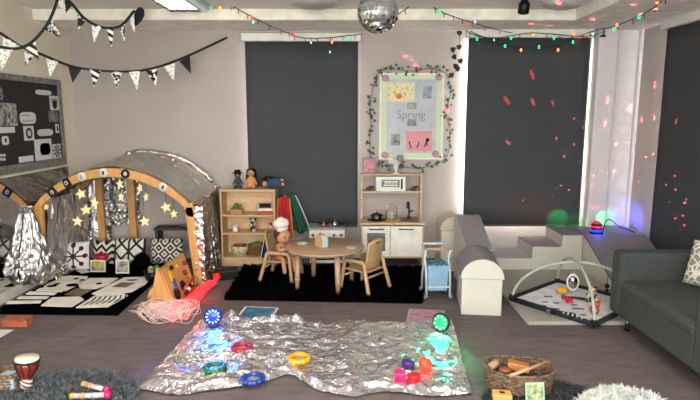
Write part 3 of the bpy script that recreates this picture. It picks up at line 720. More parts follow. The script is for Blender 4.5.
polys = [
 [(6, 304), (40, 303), (42, 301), (8, 301.5)], [(17, 299), (46, 299), (49, 297), (20, 296.5)], [(26, 294.5), (54, 295), (57, 293), (30, 292)], [(36, 291), (62, 292), (64, 290), (40, 288.5)],
 [(43, 288), (47, 284), (55, 281), (60, 277), (70, 276), (88, 277), (86, 281), (80, 284), (66, 291)],
 [(41, 306), (52, 298), (80, 297), (84, 300), (72, 307)], [(78, 284), (90, 278.5), (118, 278.5), (108, 285), (96, 289), (80, 289)],
 [(76, 308), (95, 296), (122, 293), (128, 296), (108, 307)], [(92, 294), (108, 286), (124, 278), (152, 277), (146, 284), (132, 292), (100, 295.5)]]
mb = MB()
for pl in polys:
    q = [at(x, y, Z=.02) for x, y in pl]; mb.prism([(v.x, v.y) for v in q], .018, .027)
mb.build('white_pattern', wp, t, True)
mb = MB()
for (x, y, a, b_) in ((52, 286, .05, .035), (57, 284, .03, .03), (76, 278.5, .025, .03), (82, 280, .03, .025), (99, 283.5, .03, .03), (72, 285, .06, .05), (132, 280, .06, .02)):
    c = at(x, y, Z=.028); mb.lathe([(1, 0), (1, .003), (.001, .003)], c=(0, 0, 0), seg=14, M=Matrix.Translation((c.x, c.y, .026)) @ Matrix.Diagonal((a, b_, 1, 1)))
for i in range(7):
    a = at(84+i*6, 305-i*.5, Z=.028); b_ = at(96+i*5, 297-i*.3, Z=.028); m_ = (a+b_)/2
    mb.tube([a, m_+Vector((.02, 0, 0)), b_], .006, 5)
mb.build('black_pattern', rugb, t, True)
def flat_sheet(name, label, cat, quad, m_, z=.003, inner=None, group=None, zt=0):
    q = [at(x, y, Z=zt) for x, y in quad]; c = sum(q, Vector())/4
    t = thing(name, label, cat, (c.x, c.y, zt), 0, group)
    MB().prism([(v.x, v.y) for v in q], zt+.0005, zt+z).build('sheet', m_, t, True)
    if inner:
        qq = [c+(v-c)*.86 for v in q]; MB().prism([(v.x, v.y) for v in qq], zt+z, zt+z+.001).build('picture', inner, t, True)
    return t
gold = mat('gold_card', 'A68A5A', .25, .7, bump=.8, bscale=25, col2='6E5C40', scale=20)
flat_sheet('shiny_card', 'shiny gold square card lying amid the rug pattern', 'card', [(64, 295), (80, 296.5), (93, 290), (76, 288.5)], gold, zt=.028)
flat_sheet('paper_card', 'small pale paper lozenge on the black part of the rug', 'card', [(76, 270.5), (82, 273.5), (90, 272), (85, 268.5)], paper, zt=.019)
flat_sheet('shiny_card', 'grey shiny card on the rug beside the wooden activity prism', 'card', [(112, 287), (126, 287.5), (136, 283), (121, 282.5)], mat('grey_card', '77705F', .3, .3, col2='4A4538', scale=20), zt=.028)
# cushions
def cushion(label, x, y, w_, h, t_, m_, tilt=-.25, rz=0, Y=6.0, group='tent cushions', z=None):
    c = at(x, y, Y=Y); 
    t = thing('cushion', label, 'cushion', (c.x, Y, .02), rz, group)
    M = Matrix.Translation((0, 0, h/2*math.cos(tilt)+.01)) @ Matrix.Rotation(tilt, 4, 'X')
    mb = MB(); mb.cushion(w_, h, t_, M=M); o = mb.build('cover', m_, t)
    mb = MB(); mb.tube([M @ Vector(p) for p in ((-w_/2+.01, 0, -h/2+.01), (w_/2-.01, 0, -h/2+.01), (w_/2-.01, 0, h/2-.01), (-w_/2+.01, 0, h/2-.01))], .005, 5, closed=True); mb.build('piping', m_, t)
    return t
cushion('white cushion with dark red molecule pattern at the left end of the tent', 74, 250, .31, .31, .1, mat('cushion_molecule', 'D6D0CC', .9, col2='3A1018', pattern='molecule'), Y=5.8, rz=.2)
cushion('black and white chevron cushion in the foil tent', 103, 244, .26, .27, .1, mat('cushion_chevron', 'CCC9C0', .9, col2='141416', pattern='zigzag', pscale=9), Y=6.05, rz=-.1)
cushion('black and white lattice cushion in the middle of the tent', 130, 244, .36, .3, .11, mat('cushion_lattice', 'CCC9BE', .9, col2='131315', pattern='lattice', pscale=6), Y=6.03)
cushion('white cushion with black diamonds at the tent right side', 166, 243, .38, .29, .12, mat('cushion_diamond', 'D0CCC0', .9, col2='121214', pattern='diamond', pscale=7.5), Y=6.05, rz=-.06)
t = thing('red_cloth', 'dark red cloth folded beside the molecule cushion', 'cloth', (at(57, 255, Y=5.72).x, 5.66, .02))
MB().grid(lambda u, v: ((u-.5)*.12, (v-.5)*.1, .005+.2*(1-abs(u*2-1))*(1-.5*v)+.01*noise.noise(Vector((u*6, v*6, 0)))), 12, 12).build('cloth', mat('dark_red', '5A1018', .85), t)
t = thing('red_cup', 'red bowl held between the chevron and lattice cushions', 'bowl', (at(103, 245, Y=5.9).x, 5.84, .02))
MB().lathe([(.03, 0), (.05, .1), (.075, .13), (.08, .165), (.07, .165), (.05, .12), (.001, .11)], sx=1, sy=.8).build('bowl', mat('red_plastic', 'B01022', .4), t)
t = thing('round_cushion', 'black round furry cushion leaning on the lattice cushion', 'cushion', (at(141, 253, Y=5.82).x, 5.82, .02))
mb = MB(); mb.sph((0, 0, .085), .095, (1, .8, .88))
for i in range(500):
    a = random.uniform(0, 2*PI); b_ = random.uniform(-1, 1.5); d = Vector((math.cos(a)*math.cos(b_), math.sin(a)*math.cos(b_)*.8, math.sin(b_))); tuft(mb, Vector((0, 0, .085))+d*.085, .025, .004, .4, d)
mb.build('fur', rugb, t)
def standcard(name, label, x, y, w_, h, m_, m2, Y):
    c = at(x, y, Y=Y); t = thing(name, label, 'book', (c.x, Y, .02), random.uniform(-.1, .1), 'picture books standing on the rug')
    M = Matrix.Rotation(-.12, 4, 'X')
    MB().box((0, .01, h/2), (w_, .018, h), M=M).build('cover', m_, t)
    MB().box((0, -.0005, h/2), (w_*.82, .004, h*.78), M=M).build('cover_picture', m2, t)
standcard('picture_book', 'yellow and white picture book below the red bowl', 97, 262, .165, .13, paper, mat('book_yellow', 'C8BE5A', .6, col2='3A4038', scale=11), 5.72)
standcard('picture_book', 'white picture book with a round animal drawing on black rug', 122, 268, .14, .15, paper, mat('book_animal', 'B8B4A8', .6, col2='54483E', scale=16), 5.66)
# dark toys at right behind activity prism
t = thing('toy_pile_basket', 'black basket of small toys behind the wooden activity prism', 'basket', (-2.03, 5.45, .019))
MB().lathe([(.09, 0), (.11, .1), (.10, .1), (.085, .012), (.001, .012)], seg=20).build('basket', black, t)
for i, (c_, p) in enumerate((('3F6B3A', (.02, .02, .12)), ('B0A020', (-.04, .01, .11)), ('C8C8C4', (.05, -.03, .1)), ('7A7A7A', (-.02, -.05, .1)))):
    tt = thing('toy_ball', ['green', 'olive yellow', 'white', 'grey'][i]+' toy ball in the black basket in the tent', 'toy', (-2.03+p[0], 5.45+p[1], .02+p[2]-.03), 0, 'balls in the black basket')
    MB().sph((0, 0, .03), .032).build('ball', mat('toyball%d' % i, c_, .5), tt)
# bench with striped blanket behind right post
t = thing('low_bench', 'dark low bench with striped blanket behind the tent opening', 'bench', (-2.0, 6.17, 0))
MB().box((0, 0, .42), (.5, .2, .03), bev=.005).build('seat', mat('dark_wood', '2E2622', .6), t)
for x in (-.22, .22): MB().box((x, 0, .2), (.03, .18, .41)).build('leg', MATS['dark_wood'], t)
MB().grid(lambda u, v: (.02+u*.2, -.11+v*.21, .438+.02*math.sin(u*PI)+.006*noise.noise(Vector((u*7, v*7, 1)))), 14, 14).build('blanket', mat('blanket_stripe', 'D8D6CE', .9, col2='18181A', pattern='stripes_xy', pscale=20), t)

# ================= LEFT FLOOR THINGS =================
p = at(27, 328)
t = thing('clay_brick', 'orange clay brick with holes at the left edge', 'brick', (p.x-.11, p.y+.06, 0), -.03)
brk = mat('terracotta', 'A65A3C', .85, bump=.4, bscale=80, col2='96503A')
mb = MB(); L_, W_, Hh = .215, .1, .065
bm = bmesh.new()
mb.bb((-L_/2, -W_/2, .002), (L_/2, W_/2, Hh-.012), bev=.004)
# top slab with holes as strips around square holes
nx = 5
mb.bb((-L_/2, -W_/2, Hh-.013), (L_/2, -W_/2+.028, Hh)); mb.bb((-L_/2, W_/2-.028, Hh-.013), (L_/2, W_/2, Hh)); mb.bb((-L_/2, -.008, Hh-.013), (L_/2, .008, Hh))
for i in range(nx+1): x = -L_/2+L_*i/nx; mb.bb((max(-L_/2, x-.01), -W_/2, Hh-.013), (min(L_/2, x+.01), W_/2, Hh-.0005))
mb.build('brick', brk, t)
flat_sheet('white_card', 'white card on the floor below the brick at the left edge', 'card', [(-30, 350), (-4, 340), (14, 330), (-30, 330)], paper)

# activity prism
t = thing('activity_prism', 'triangular wooden activity toy with knobs and beads', 'toy', (-1.65, 4.95, 0), -.06)
poly = [(-.13, 0), (.09, 0), (.08, .02), (-.025, .35), (-.05, .35), (-.13, .03)]
MB().prism(poly, -.30, -.275, Matrix.Rotation(PI/2, 4, 'X') @ Matrix.Scale(-1, 4, (0, 0, 1))).build('end_panel', woodo, t)
MB().prism(poly, .275, .30, Matrix.Rotation(PI/2, 4, 'X') @ Matrix.Scale(-1, 4, (0, 0, 1))).build('end_panel', woodo, t)
sl = math.atan2(.11, .34)
def slopeM(y, k, off=0):       # point on right slope; k 0..1 from bottom
    x = .09+(-.025-.09)*k; z = .01+.34*k
    return Matrix.Translation((x+off*.85, y, z+off*.5)) @ Matrix.Rotation(PI/2-sl+.0, 4, 'Y')
MB().box((0, 0, 0), (.35, .55, .012), M=slopeM(0, .5)).build('front_board', woodo, t)
MB().box((-.088, 0, .175), (.012, .55, .34), rot=(0, .22, 0)).build('back_board', woodo, t)
ycol = mat('yellow_plastic', 'D8A51E', .4); bcol = mat('blue_plastic', '2A4FA0', .4); rcol = mat('red_wood', '8E1620', .4)
for (y, k, c_, r, h) in ((.02, .82, ycol, .026, .03), (.2, .78, rcol, .026, .03), (.13, .55, rcol, .028, .03), (-.1, .88, black, .022, .03), (.0, .3, black, .05, .02), (-.17, .22, black, .055, .02), (.21, .42, ycol, .02, .02)):
    MB().lathe([(r*.6, -.002), (r, h*.3), (r, h*.8), (r*.5, h), (.001, h)], M=slopeM(y, k, .006)).build('knob', c_, t)
MB().box((0, 0, .012), (.1, .035, .02), M=slopeM(-.15, .72)).build('slider', ycol, t)
MB().box((0, 0, .012), (.09, .04, .02), M=slopeM(-.14, .5)).build('slider', bcol, t)
mb = MB(); mb.lathe([(.06, -.012), (.06, .012), (.001, .012)], M=Matrix.Translation((-.14, -.22, .105)) @ Matrix.Rotation(PI/2+.28, 4, 'Y')); mb.build('wooden_disc', woodo, t)
mb = MB(); mb.tube([(.13, -.12, .03), (.13, -.12, .13), (.13, .12, .17), (.13, .12, .06)], .012, 8, closed=True); mb.build('abacus_frame', mat('red_frame', 'C03A30', .4), t)
for i in range(4): MB().sph((.13, -.08+i*.05, .08+i*.012), .024, u=12, v=8).build('bead', [black, plastic_w, black, metal][i], t)

# fibre optic lamp
p = at(227, 279)
t = thing('fibre_optic_lamp', 'black light box with glowing red fibre optic strands on the floor', 'fibre optic lamp', (p.x, p.y, 0), .35)
MB().box((.02, .02, .05), (.2, .14, .1), bev=.01).build('housing', black, t)
mb = MB(); mb.tube([(-.09, -.03, .05), (-.13, -.05, .05)], [.035, .03], 16); mb.build('outlet', mat('red_outlet', '70151A', .4, emit=1.2, ecol='FF1820'), t)
fib = mat('red_fibres', 'D05055', .4, emit=.75, ecol='FF2C38'); fib2 = mat('pale_fibres', 'E6CCC6', .3, emit=.1, ecol='FFB8B0')
path = [at(213, 282, Z=.05), at(204, 288, Z=.035), at(196, 297, Z=.03), at(188, 302, Z=.03), at(181, 310, Z=.02), at(178, 318, Z=.015)]
mb = MB(); mb2 = MB()
for i in range(90):
    w_ = random.uniform(0, 2*PI); rr = .045*math.sqrt(random.random()); ww = random.uniform(-.3, 1.2)
    pts = [q+Vector((math.cos(w_+ww*k*.3)*rr*(1+k*.22), math.sin(w_+ww*k*.3)*rr*(1+k*.22), max(-q.z+.005, math.sin(w_*2)*rr*.6+.005))) for k, q in enumerate(path)]
    mb.tube(bez(pts, 3), .0035, 4)
    e = pts[-1]; cx_ = at(160, 318).x+random.uniform(-.07, .16); cy_ = 4.42+random.uniform(-.06, .12); R_ = random.uniform(.06, .2); d0 = math.atan2(e.y-cy_, e.x-cx_); sg = random.choice((-1, 1)); tn = random.uniform(2, 5)
    q = [e]+[Vector((cx_+R_*1.2*math.cos(d0+sg*tn*k/9), cy_+R_*.8*math.sin(d0+sg*tn*k/9), .006+.09*abs(math.sin(k*.5+i)))) for k in range(2, 10)]
    mb2.tube(bez(q, 3), .0015, 4)
o = mb.build('fibre_bundle', fib, t); 
for oo in (o,):
    for v in oo.data.vertices: v.co = BASE[t.name].inverted() @ v.co
o['kind'] = 'stuff'
o = mb2.build('fibre_ends', fib2, t, True); o['kind'] = 'stuff'
pt(tuple(at(205, 290, Z=.09)), 1.0, (1, .05, .06), .03); pt(tuple(at(168, 314, Z=.1)), .25, (1, .25, .2), .04); pt(tuple(at(186, 303, Z=.12)), .7, (1, .12, .12), .03)

# ================= SHELF UNIT =================
SX0, SX1, SY0, SY1, SH = -1.465, -.845, 6.02, 6.295, .885
t = thing('bookshelf', 'birch bookshelf with open shelves between tent and table', 'shelf', ((SX0+SX1)/2, SY0, 0))
hw = (SX1-SX0)/2; dp = SY1-SY0
for x in (-hw, hw-.02): MB().bb((x, 0, 0), (x+.02, dp, SH-.02), bev=.003).build('side_panel', wood, t)
MB().bb((-hw-.005, -.005, SH-.022), (hw+.005, dp, SH), bev=.004).build('top', wood, t)
MB().bb((-hw+.02, dp-.01, .05), (hw-.02, dp, SH-.02)).build('back_panel', mat('back_ply', 'D6B98C', .6, col2='CBAA7C', scale=3), t)
shz = (.10, .385, .595)
for z in shz: MB().bb((-hw+.02, .005, z-.018), (hw-.02, dp-.01, z), bev=.002).build('shelf', wood, t)
MB().bb((-hw+.02, .01, .0), (hw-.02, .03, .08), bev=.002).build('plinth', wood, t)
SB = t
def on_shelf(px, z, Y=6.12): return (at(px, 220, Y=Y).x, Y, z)
wick = mat('wicker', '8A6A44', .8, col2='5E4226', pattern='stripes', pscale=55, bump=.4)
def basketry(mb, rx, ry, h, n=9, nw=22, amp=.004, r=.006, flare=.12):
    for i in range(n):
        z = r+(h-2*r)*i/(n-1); f = 1-flare*(1-z/h)
        mb.tube([((rx*f+amp*math.sin(nw*w_+i*PI))*math.copysign(abs(math.cos(w_))**.8, math.cos(w_)), (ry*f+amp*math.sin(nw*w_+i*PI))*math.copysign(abs(math.sin(w_))**.8, math.sin(w_)), z) for w_ in [2*PI*k/66 for k in range(66)]], r*1.15, 5, closed=True)
t = thing('wicker_basket', 'brown round wicker basket on the bottom shelf', 'basket', on_shelf(256, .10, 6.16)); mb = MB(); basketry(mb, .09, .09, .13, 8, 16); mb.build('weave', wick, t); MB().lathe([(.08, .004), (.08, .012), (.001, .012)]).build('base', wick, t)
MB().sph((0, 0, .12), .065, (1, 1, .6)).build('lining', mat('green_cloth', '6A7A4A', .9), t)
t = thing('fabric_basket', 'patterned cloth basket on the bottom shelf, left', 'basket', on_shelf(239, .10, 6.15))
MB().lathe([(.075, 0), (.1, .11), (.095, .115), (.09, .11), (.068, .01), (.001, .01)], sx=1.05, sy=.9).build('basket', mat('patterned_cloth', 'B8AC8A', .9, col2='6E7A52', pattern='spots', pscale=35), t)
for i, (dx, c_) in enumerate(((-.04, '8E2A30'), (.01, 'A8343A'), (.05, '6A2830'))):
    tt = thing('play_fruit', ['dark red', 'bright red', 'maroon'][i]+' play fruit in the patterned cloth basket', 'toy fruit', (t.location.x+dx, t.location.y, .19), 0, 'play fruit in the basket')
    MB().sph((0, 0, .02), .028).build('fruit', mat('fruit%d' % i, c_, .5), tt); MB().cyl((0, 0, .04), (.004, 0, .055), .003, seg=6).build('stalk', wirem, tt)
t = thing('brown_bowl', 'small brown coconut bowl at the right of the bottom shelf', 'bowl', on_shelf(267, .10, 6.1)); MB().lathe([(.025, 0), (.05, .035), (.052, .08), (.046, .08), (.04, .035), (.001, .012)]).build('bowl', mat('coconut', '6E4A30', .6), t)
t = thing('storage_jar', 'small white lidded jar on the middle shelf', 'jar', on_shelf(235, .385)); MB().lathe([(.03, 0), (.033, .01), (.033, .055), (.028, .06)]).build('jar', white, t); MB().lathe([(.034, .058), (.034, .072), (.012, .075), (.012, .085), (.001, .085)]).build('lid', plastic_w, t)
t = thing('cow_figure', 'black and white toy standing on the middle shelf', 'toy', on_shelf(253, .385))
mb = MB(); mb.lathe([(.03, 0), (.033, .03), (.026, .09), (.03, .1), (.03, .14), (.001, .15)]); mb.build('body', mat('cow_pattern', 'C4C8CA', .5, col2='181A1C', pattern='blot', pscale=25), t)
for s_ in (-1, 1): MB().sph((s_*.025, 0, .145), .014).build('ear', black, t)
t = thing('santa_figure', 'tiny red and white figure on the middle shelf', 'toy', on_shelf(270.5, .385, 6.07)); mb = MB(); mb.lathe([(.02, 0), (.025, .03), (.015, .07), (.018, .085), (.001, .1)]); mb.build('body', plastic_w, t); MB().lathe([(.019, .085), (.012, .11), (.001, .125)]).build('hat', red, t)
t = thing('potted_plant', 'small green plant in a wooden box on the upper shelf', 'plant', on_shelf(237, .595))
MB().box((0, 0, .028), (.14, .09, .055), bev=.004).build('wooden_pot', mat('pot_wood', 'A87A50', .7), t)
mb = MB()
for i in range(30): leaf(mb, Vector((random.uniform(-.04, .05), random.uniform(-.03, .03), .06+random.uniform(0, .05))), .018, random.uniform(0, 6), random.uniform(-1, 1))
mb.build('leaves', mat('plant_leaf', '3E6B3C', .6), t)
t = thing('toy_cash_register', 'toy cash register with red base and black keypad', 'toy', on_shelf(265.5, .595, 6.14), .15)
MB().box((0, 0, .022), (.17, .16, .042), bev=.004).build('drawer_base', mat('red_base', 'A83028', .5), t)
MB().prism([(-.08, .043), (.08, .043), (.08, .11), (-.08, .06)], -.085, .085, Matrix(((0,0,1,0),(1,0,0,0),(0,1,0,0),(0,0,0,1)))).build('till', white, t)
MB().box((0, .0, .09), (.13, .1, .006), rot=(.3, 0, 0)).build('keypad', black, t)

# dolls
def doll(name, label, loc, rz, s_, joints, bodym, extra):
    t = thing(name, label, 'doll', loc, rz)
    mb = MB()
    for a, b_, r0, r1 in joints: mb.tube([Vector(a)*s_, (Vector(a)+Vector(b_))/2*s_, Vector(b_)*s_], [r0*s_, (r0+r1)/2*s_, r1*s_], 10); mb.sph(Vector(a)*s_, r0*s_, u=10, v=6); mb.sph(Vector(b_)*s_, r1*s_, u=10, v=6)
    o = mb.build('body', bodym, t); md = o.modifiers.new('r', 'REMESH'); md.mode = 'VOXEL'; md.voxel_size = .007; md.use_smooth_shade = True
    for nm_, m_, fn in extra:
        mb = MB(); fn(mb, s_); mb.build(nm_, m_, t)
    return t
SIT = [((0, 0, .08), (0, 0, .24), .075, .06), ((0, 0, .24), (0, 0, .29), .03, .03), ((0, -.005, .36), (0, -.005, .37), .09, .09),
       ((-.05, -.01, .05), (-.09, -.18, .045), .042, .03), ((.05, -.01, .05), (.09, -.18, .045), .042, .03), ((-.09, -.18, .045), (-.09, -.19, .08), .03, .025), ((.09, -.18, .045), (.09, -.19, .08), .03, .025),
       ((-.065, 0, .23), (-.13, -.05, .1), .028, .02), ((.065, 0, .23), (.13, -.05, .1), .028, .02)]
def face(mb, s_):
    for x in (-.03, .03): mb.sph((x*s_, -.092*s_, .375*s_), .011*s_, u=8, v=6)
    mb.tube([(-.025*s_, -.092*s_, .335*s_), (0, -.096*s_, .328*s_), (.025*s_, -.092*s_, .335*s_)], .004*s_, 5)
def longhair(mb, s_):
    mb.grid(lambda u, v: ((.1+.03*v)*math.cos(PI*(-.12+1.24*u))*s_, (.015+.09*math.sin(PI*(-.12+1.24*u)))*s_, (.44-.28*v)*s_), 16, 8)
    mb.sph((0, .012*s_, .385*s_), .1*s_, (1.02, .95, .85))
def dress(c): return lambda mb, s_: mb.lathe([(.115*s_, .06*s_), (.105*s_, .09*s_), (.085*s_, .16*s_), (.07*s_, .25*s_), (.03*s_, .275*s_)], seg=18)
top = SH
doll('seated_doll', 'dark grey seated doll with black hat at the left of the shelf top', (at(238, 188, Y=6.15).x, 6.15, top), .2, .43, SIT, mat('grey_knit', '3C3E40', .9, bump=.3),
     [('hat', black, lambda mb, s_: (mb.lathe([(.13*s_, .4*s_), (.13*s_, .415*s_), (.09*s_, .42*s_), (.08*s_, .49*s_), (.001, .495*s_)]))), ('face', skin, lambda mb, s_: mb.sph((0, -.045*s_, .355*s_), .06*s_, (1, .8, .9))), ('eyes', black, lambda mb, s_: face(mb, s_*1.0))])
doll('rag_doll', 'rag doll with long black hair and peach dress on the shelf', (at(251.5, 188, Y=6.13).x, 6.13, top), 0, .5, SIT, skin,
     [('hair', mat('black_hair', '0E0D10', .6), longhair), ('dress', mat('peach_dress', 'C8925A', .85, col2='B88048'), dress(0)), ('eyes', black, face)])
t = doll('slumped_doll', 'doll slumped on its side in blue clothes and a black hat', (at(273, 188, Y=6.16).x, 6.14, top), 0, .56,
     [((-.04, 0, .12), (.12, 0, .11), .12, .11), ((-.14, -.01, .09), (-.15, -.01, .1), .075, .075), ((.14, 0, .11), (.19, -.04, .16), .035, .03), ((.19, -.04, .16), (.22, -.08, .09), .03, .025), ((.1, -.05, .06), (.05, -.16, .04), .04, .03), ((-.05, -.05, .1), (-.1, -.12, .04), .03, .025)], mat('blue_denim', '2E4058', .9, bump=.3),
     [('hat', black, lambda mb, s_: mb.sph((-.07*s_, 0, .19*s_), .1*s_, (1.5, 1, .6))), ('face', skin, lambda mb, s_: mb.sph((-.15*s_, -.05*s_, .1*s_), .06*s_)), ('foot', skin, lambda mb, s_: (mb.sph((.22*s_, -.085*s_, .09*s_), .035*s_), mb.sph((.2*s_, -.04*s_, .17*s_), .035*s_)))])

# capes hanging from shelf side / hooks
def cape(name, label, cx_, cy_, zt, zb, w0, w1, m_, trim_m, lean=0, sw=0):
    t = thing(name, label, 'costume', (cx_, cy_, zb))
    h = zt-zb
    def f(u, v): 
        w_ = w0+(w1-w0)*v**.7; a = (u-.5); 
        return (a*w_+lean*v, -.02*math.sin(u*PI*5)*(.3+v)-.03*math.cos(a*PI)+sw*v, h*(1-v)-.05*h*abs(a)*2*(1-v)+.02*math.sin(u*9)*v)
    mb = MB(); mb.grid(f, 30, 20); o = mb.build('cloth', m_, t); sd = o.modifiers.new('s', 'SOLIDIFY'); sd.thickness = .004
    for e in (0.02, .98):
        mb = MB(); mb.tube([Vector(f(e, v/16))+Vector((0, -.006, 0)) for v in range(17)], .006, 6); mb.build('trim_braid', trim_m, t)
    return t
cape('red_cape', 'red cape hanging on the right side of the shelf', at(281, 200, Y=6.0).x+.02, 6.12, .8, .3, .13, .2, red, ycol, .0)
cape('green_costume', 'green costume with white braid hanging beside the red cape', at(292, 200, Y=6.1).x-.03, 6.19, .82, .37, .12, .24, mat('green_fabric', '0E4A3C', .8, bump=.2), paper, .12)
p = at(267, 250, Y=5.98)
cape('blue_cloth', 'blue cloth with white edging hanging behind the doll chair', p.x, 6.0, .33, .1, .05, .15, mat('blue_fabric', '1E2C6A', .8), paper)

# ================= BLACK RUG + TABLE + CHAIRS =================
t = thing('shaggy_rug', 'black shaggy rectangular rug beneath the round table', 'rug', (-.25, 5.4, 0))
corners = [Vector((-1.17, 4.86, 0)), Vector((.66, 4.76, 0)), Vector((.82, 5.95, 0)), Vector((-1.2, 6.0, 0))]
def quad(u, v): return (corners[0]*(1-u)+corners[1]*u)*(1-v)+(corners[3]*(1-u)+corners[2]*u)*v
mb = MB(); mb.prism([(c.x, c.y) for c in corners], .001, .012)
for i in range(7000):
    q = quad(random.random(), random.random()); tuft(mb, Vector((q.x, q.y, .01)), .028, .006, .6)
for i in range(1200):
    e = random.choice((0, 1, 2, 3)); s_ = random.random(); q = quad(*((s_, 0), (s_, 1), (0, s_), (1, s_))[e]); tuft(mb, Vector((q.x, q.y, .006)), .03, .006, .8)
mb.build('pile', rugb, t, True)
RZ = .012
TC = Vector((-.25, 5.28, 0)); TH = .41; TR = .39
t = thing('round_table', 'round birch children\'s table on the black rug', 'table', (TC.x, TC.y, RZ), -.32)
MB().lathe([(.001, TH-.025), (TR-.01, TH-.025), (TR, TH-.018), (TR, TH-.005), (TR-.006, TH-.0), (.001, TH)], seg=64).build('tabletop', woodt, t)
for k in range(4):
    w_ = PI/4+k*PI/2; x, y = math.cos(w_)*.29, math.sin(w_)*.29
    MB().tube([(x, y, TH-.026), (x*1.03, y*1.03, .13), (x*1.04, y*1.04, .0)], [.03, .026, .02], 14).build('leg', woodt, t)
    o = MB().lathe([(.0265, .1), (.028, .105), (.0265, .11)], c=(x*1.032, y*1.032, 0)).build('leg_ring', woodo, t)
MB().lathe([(.26, TH-.06), (.27, TH-.06), (.27, TH-.026), (.26, TH-.026)], seg=32).build('apron', woodt, t)
chw = mat('chair_birch', 'B5966F', .4, col2='A88860', scale=3, stretch=(1, 1, 6))
def chair(label, loc, rz):
    t = thing('toddler_armchair', label, 'chair', loc, rz, "children's chairs at the round table")   # faces -Y locally
    w_, d = .155, .13
    MB().box((0, 0, .205), (.28, .27, .016), bev=.004).build('seat', chw, t)
    for s_ in (-1, 1):
        mb = MB(); x = s_*w_; P = bez([(x*1.15, .19, .0), (x*1.03, .135, .2), (x, .115, .28), (x, .08, .30), (x, -.08, .30), (x, -.12, .28), (x*1.03, -.135, .2), (x*1.12, -.16, .0)], 5)
        n = len(P); k = n//2
        MB().tube(P[:k-6], [.019]*(k-6), 10).build('leg', chw, t); MB().tube(P[k+6:], [.019]*(n-k-6), 10).build('leg', chw, t); MB().tube(P[k-7:k+7], .019, 10).build('armrest', chw, t)
    mb = MB()
    def f(u, v): return ((u-.5)*.25, .12+.05*v+.02*math.cos((u-.5)*PI)-.02,   .215+.305*v-.03*abs(u-.5)**2*4*v)
    mb.grid(f, 12, 8); o = mb.build('backrest', chw, t); sd = o.modifiers.new('s', 'SOLIDIFY'); sd.thickness = .014
    MB().box((0, .158, .485), (.07, .022, .02), bev=.006).build('hand_hole_shade', mat('hole_shade', '6A4C30', .7), t)  # solid dark bar; the shade of the hole is only its colour
    MB().cyl((-.15, -.12, .15), (.15, -.12, .15), .01, seg=8).build('stretcher', chw, t); MB().cyl((-.15, .13, .15), (.15, .13, .15), .01, seg=8).build('stretcher', chw, t)
    return t
ch = chair('empty birch children\'s chair at the right of the round table', (.14, 5.2, RZ), 0)
d = Vector((-.78, .62, 0)); ch.rotation_euler = (0, 0, math.atan2(d.x, -d.y))
ch2p = Vector((-.71, 5.54, 0)); d = Vector((.97, -.22, 0))
rz2 = math.atan2(d.x, -d.y)
dup(ch, (ch2p.x, ch2p.y, RZ), rz2, 'birch children\'s chair holding the doll in the chef hat')
# chef doll
def hat(mb, s_):
    mb.lathe([(.07*s_, .41*s_), (.075*s_, .46*s_)], seg=16); 
    for k in range(7): mb.sph((.05*s_*math.cos(k*.9), .05*s_*math.sin(k*.9), .5*s_), .05*s_, u=10, v=7)
    mb.sph((0, 0, .52*s_), .06*s_)
dd = doll('chef_doll', 'doll in white chef hat slumped on the left chair', (ch2p.x+.0, ch2p.y-.06, .225), rz2-.75, .84,
     [((0, .0, .08), (0, -.03, .2), .07, .055), ((0, -.05, .30), (0, -.055, .31), .092, .092), ((0, -.03, .2), (0, -.05, .28), .03, .03), ((-.05, -.02, .05), (-.07, -.18, .045), .035, .028), ((.05, -.02, .05), (.07, -.18, .045), .035, .028), ((-.07, -.18, .045), (-.07, -.21, -.1), .028, .025), ((.07, -.18, .045), (.07, -.21, -.1), .028, .025),
      ((-.06, -.03, .19), (-.1, -.15, .16), .026, .022), ((-.1, -.15, .16), (-.02, -.24, .19), .022, .02), ((.06, -.03, .19), (.1, -.14, .13), .026, .02)], skin,
     [('hair', mat('brown_hair', '3A2418', .8, bump=.4), lambda mb, s_: mb.sph((0, -.02*s_, .33*s_), .1*s_, (1.05, 1, .95))),
      ('eyes', black, lambda mb, s_: [mb.sph((x*s_, -.145*s_, .31*s_), .011*s_, u=8, v=6) for x in (-.03, .03)]),
      ('shirt', mat('tan_shirt', '8A6E52', .85), lambda mb, s_: mb.lathe([(.075*s_, .03*s_), (.08*s_, .1*s_), (.066*s_, .19*s_), (.03*s_, .225*s_)])),
      ('chef_hat', paper, lambda mb, s_: [mb.add(v_, f_, True, Matrix.Translation((0, -.05*s_, .305*s_)) @ Matrix.Rotation(-.15, 4, 'Y') @ Matrix.Translation((0, 0, -.335*s_))) for v_, f_ in [(lambda q: (hat(q, s_), (q.v, q.f))[1])(MB())]])])
# on table
TT = TH+RZ
def plate(px, py, label):
    p = at(px, py, Z=TT); t = thing('toy_plate', label, 'plate', (p.x, p.y, TT), 0, 'pale toy plates on the round table')
    MB().lathe([(.001, 0), (.04, 0), (.058, .01), (.055, .013), (.04, .006), (.001, .006)], seg=28).build('plate', mat('mint_plate', 'C4D0C0', .4), t)
plate(302, 244, 'pale green toy plate on the table, by the chef doll'); plate(351, 248.5, 'pale green toy plate on the table, by the empty chair')
p = at(322, 246, Z=TT)
t = thing('toy_toaster', 'pale blue and orange wooden toy toaster on the table', 'toy toaster', (p.x, p.y, TT), -.95)
mb = MB(); arch_ = [(-.065, 0), (.065, 0), (.065, .07)]+[(.065*math.cos(a), .07+.045*math.sin(a)) for a in [PI*k/10 for k in range(1, 10)]]+[(-.065, .07)]
mb.prism(arch_, -.03, .03, Matrix.Rotation(PI/2, 4, 'X')); mb.build('body', mat('pale_blue_paint', 'AFC8C4', .5), t)
MB().prism([(x*.98, z*1.02) for x, z in arch_], .031, .043, Matrix.Rotation(PI/2, 4, 'X')).build('side_panel', wood, t)
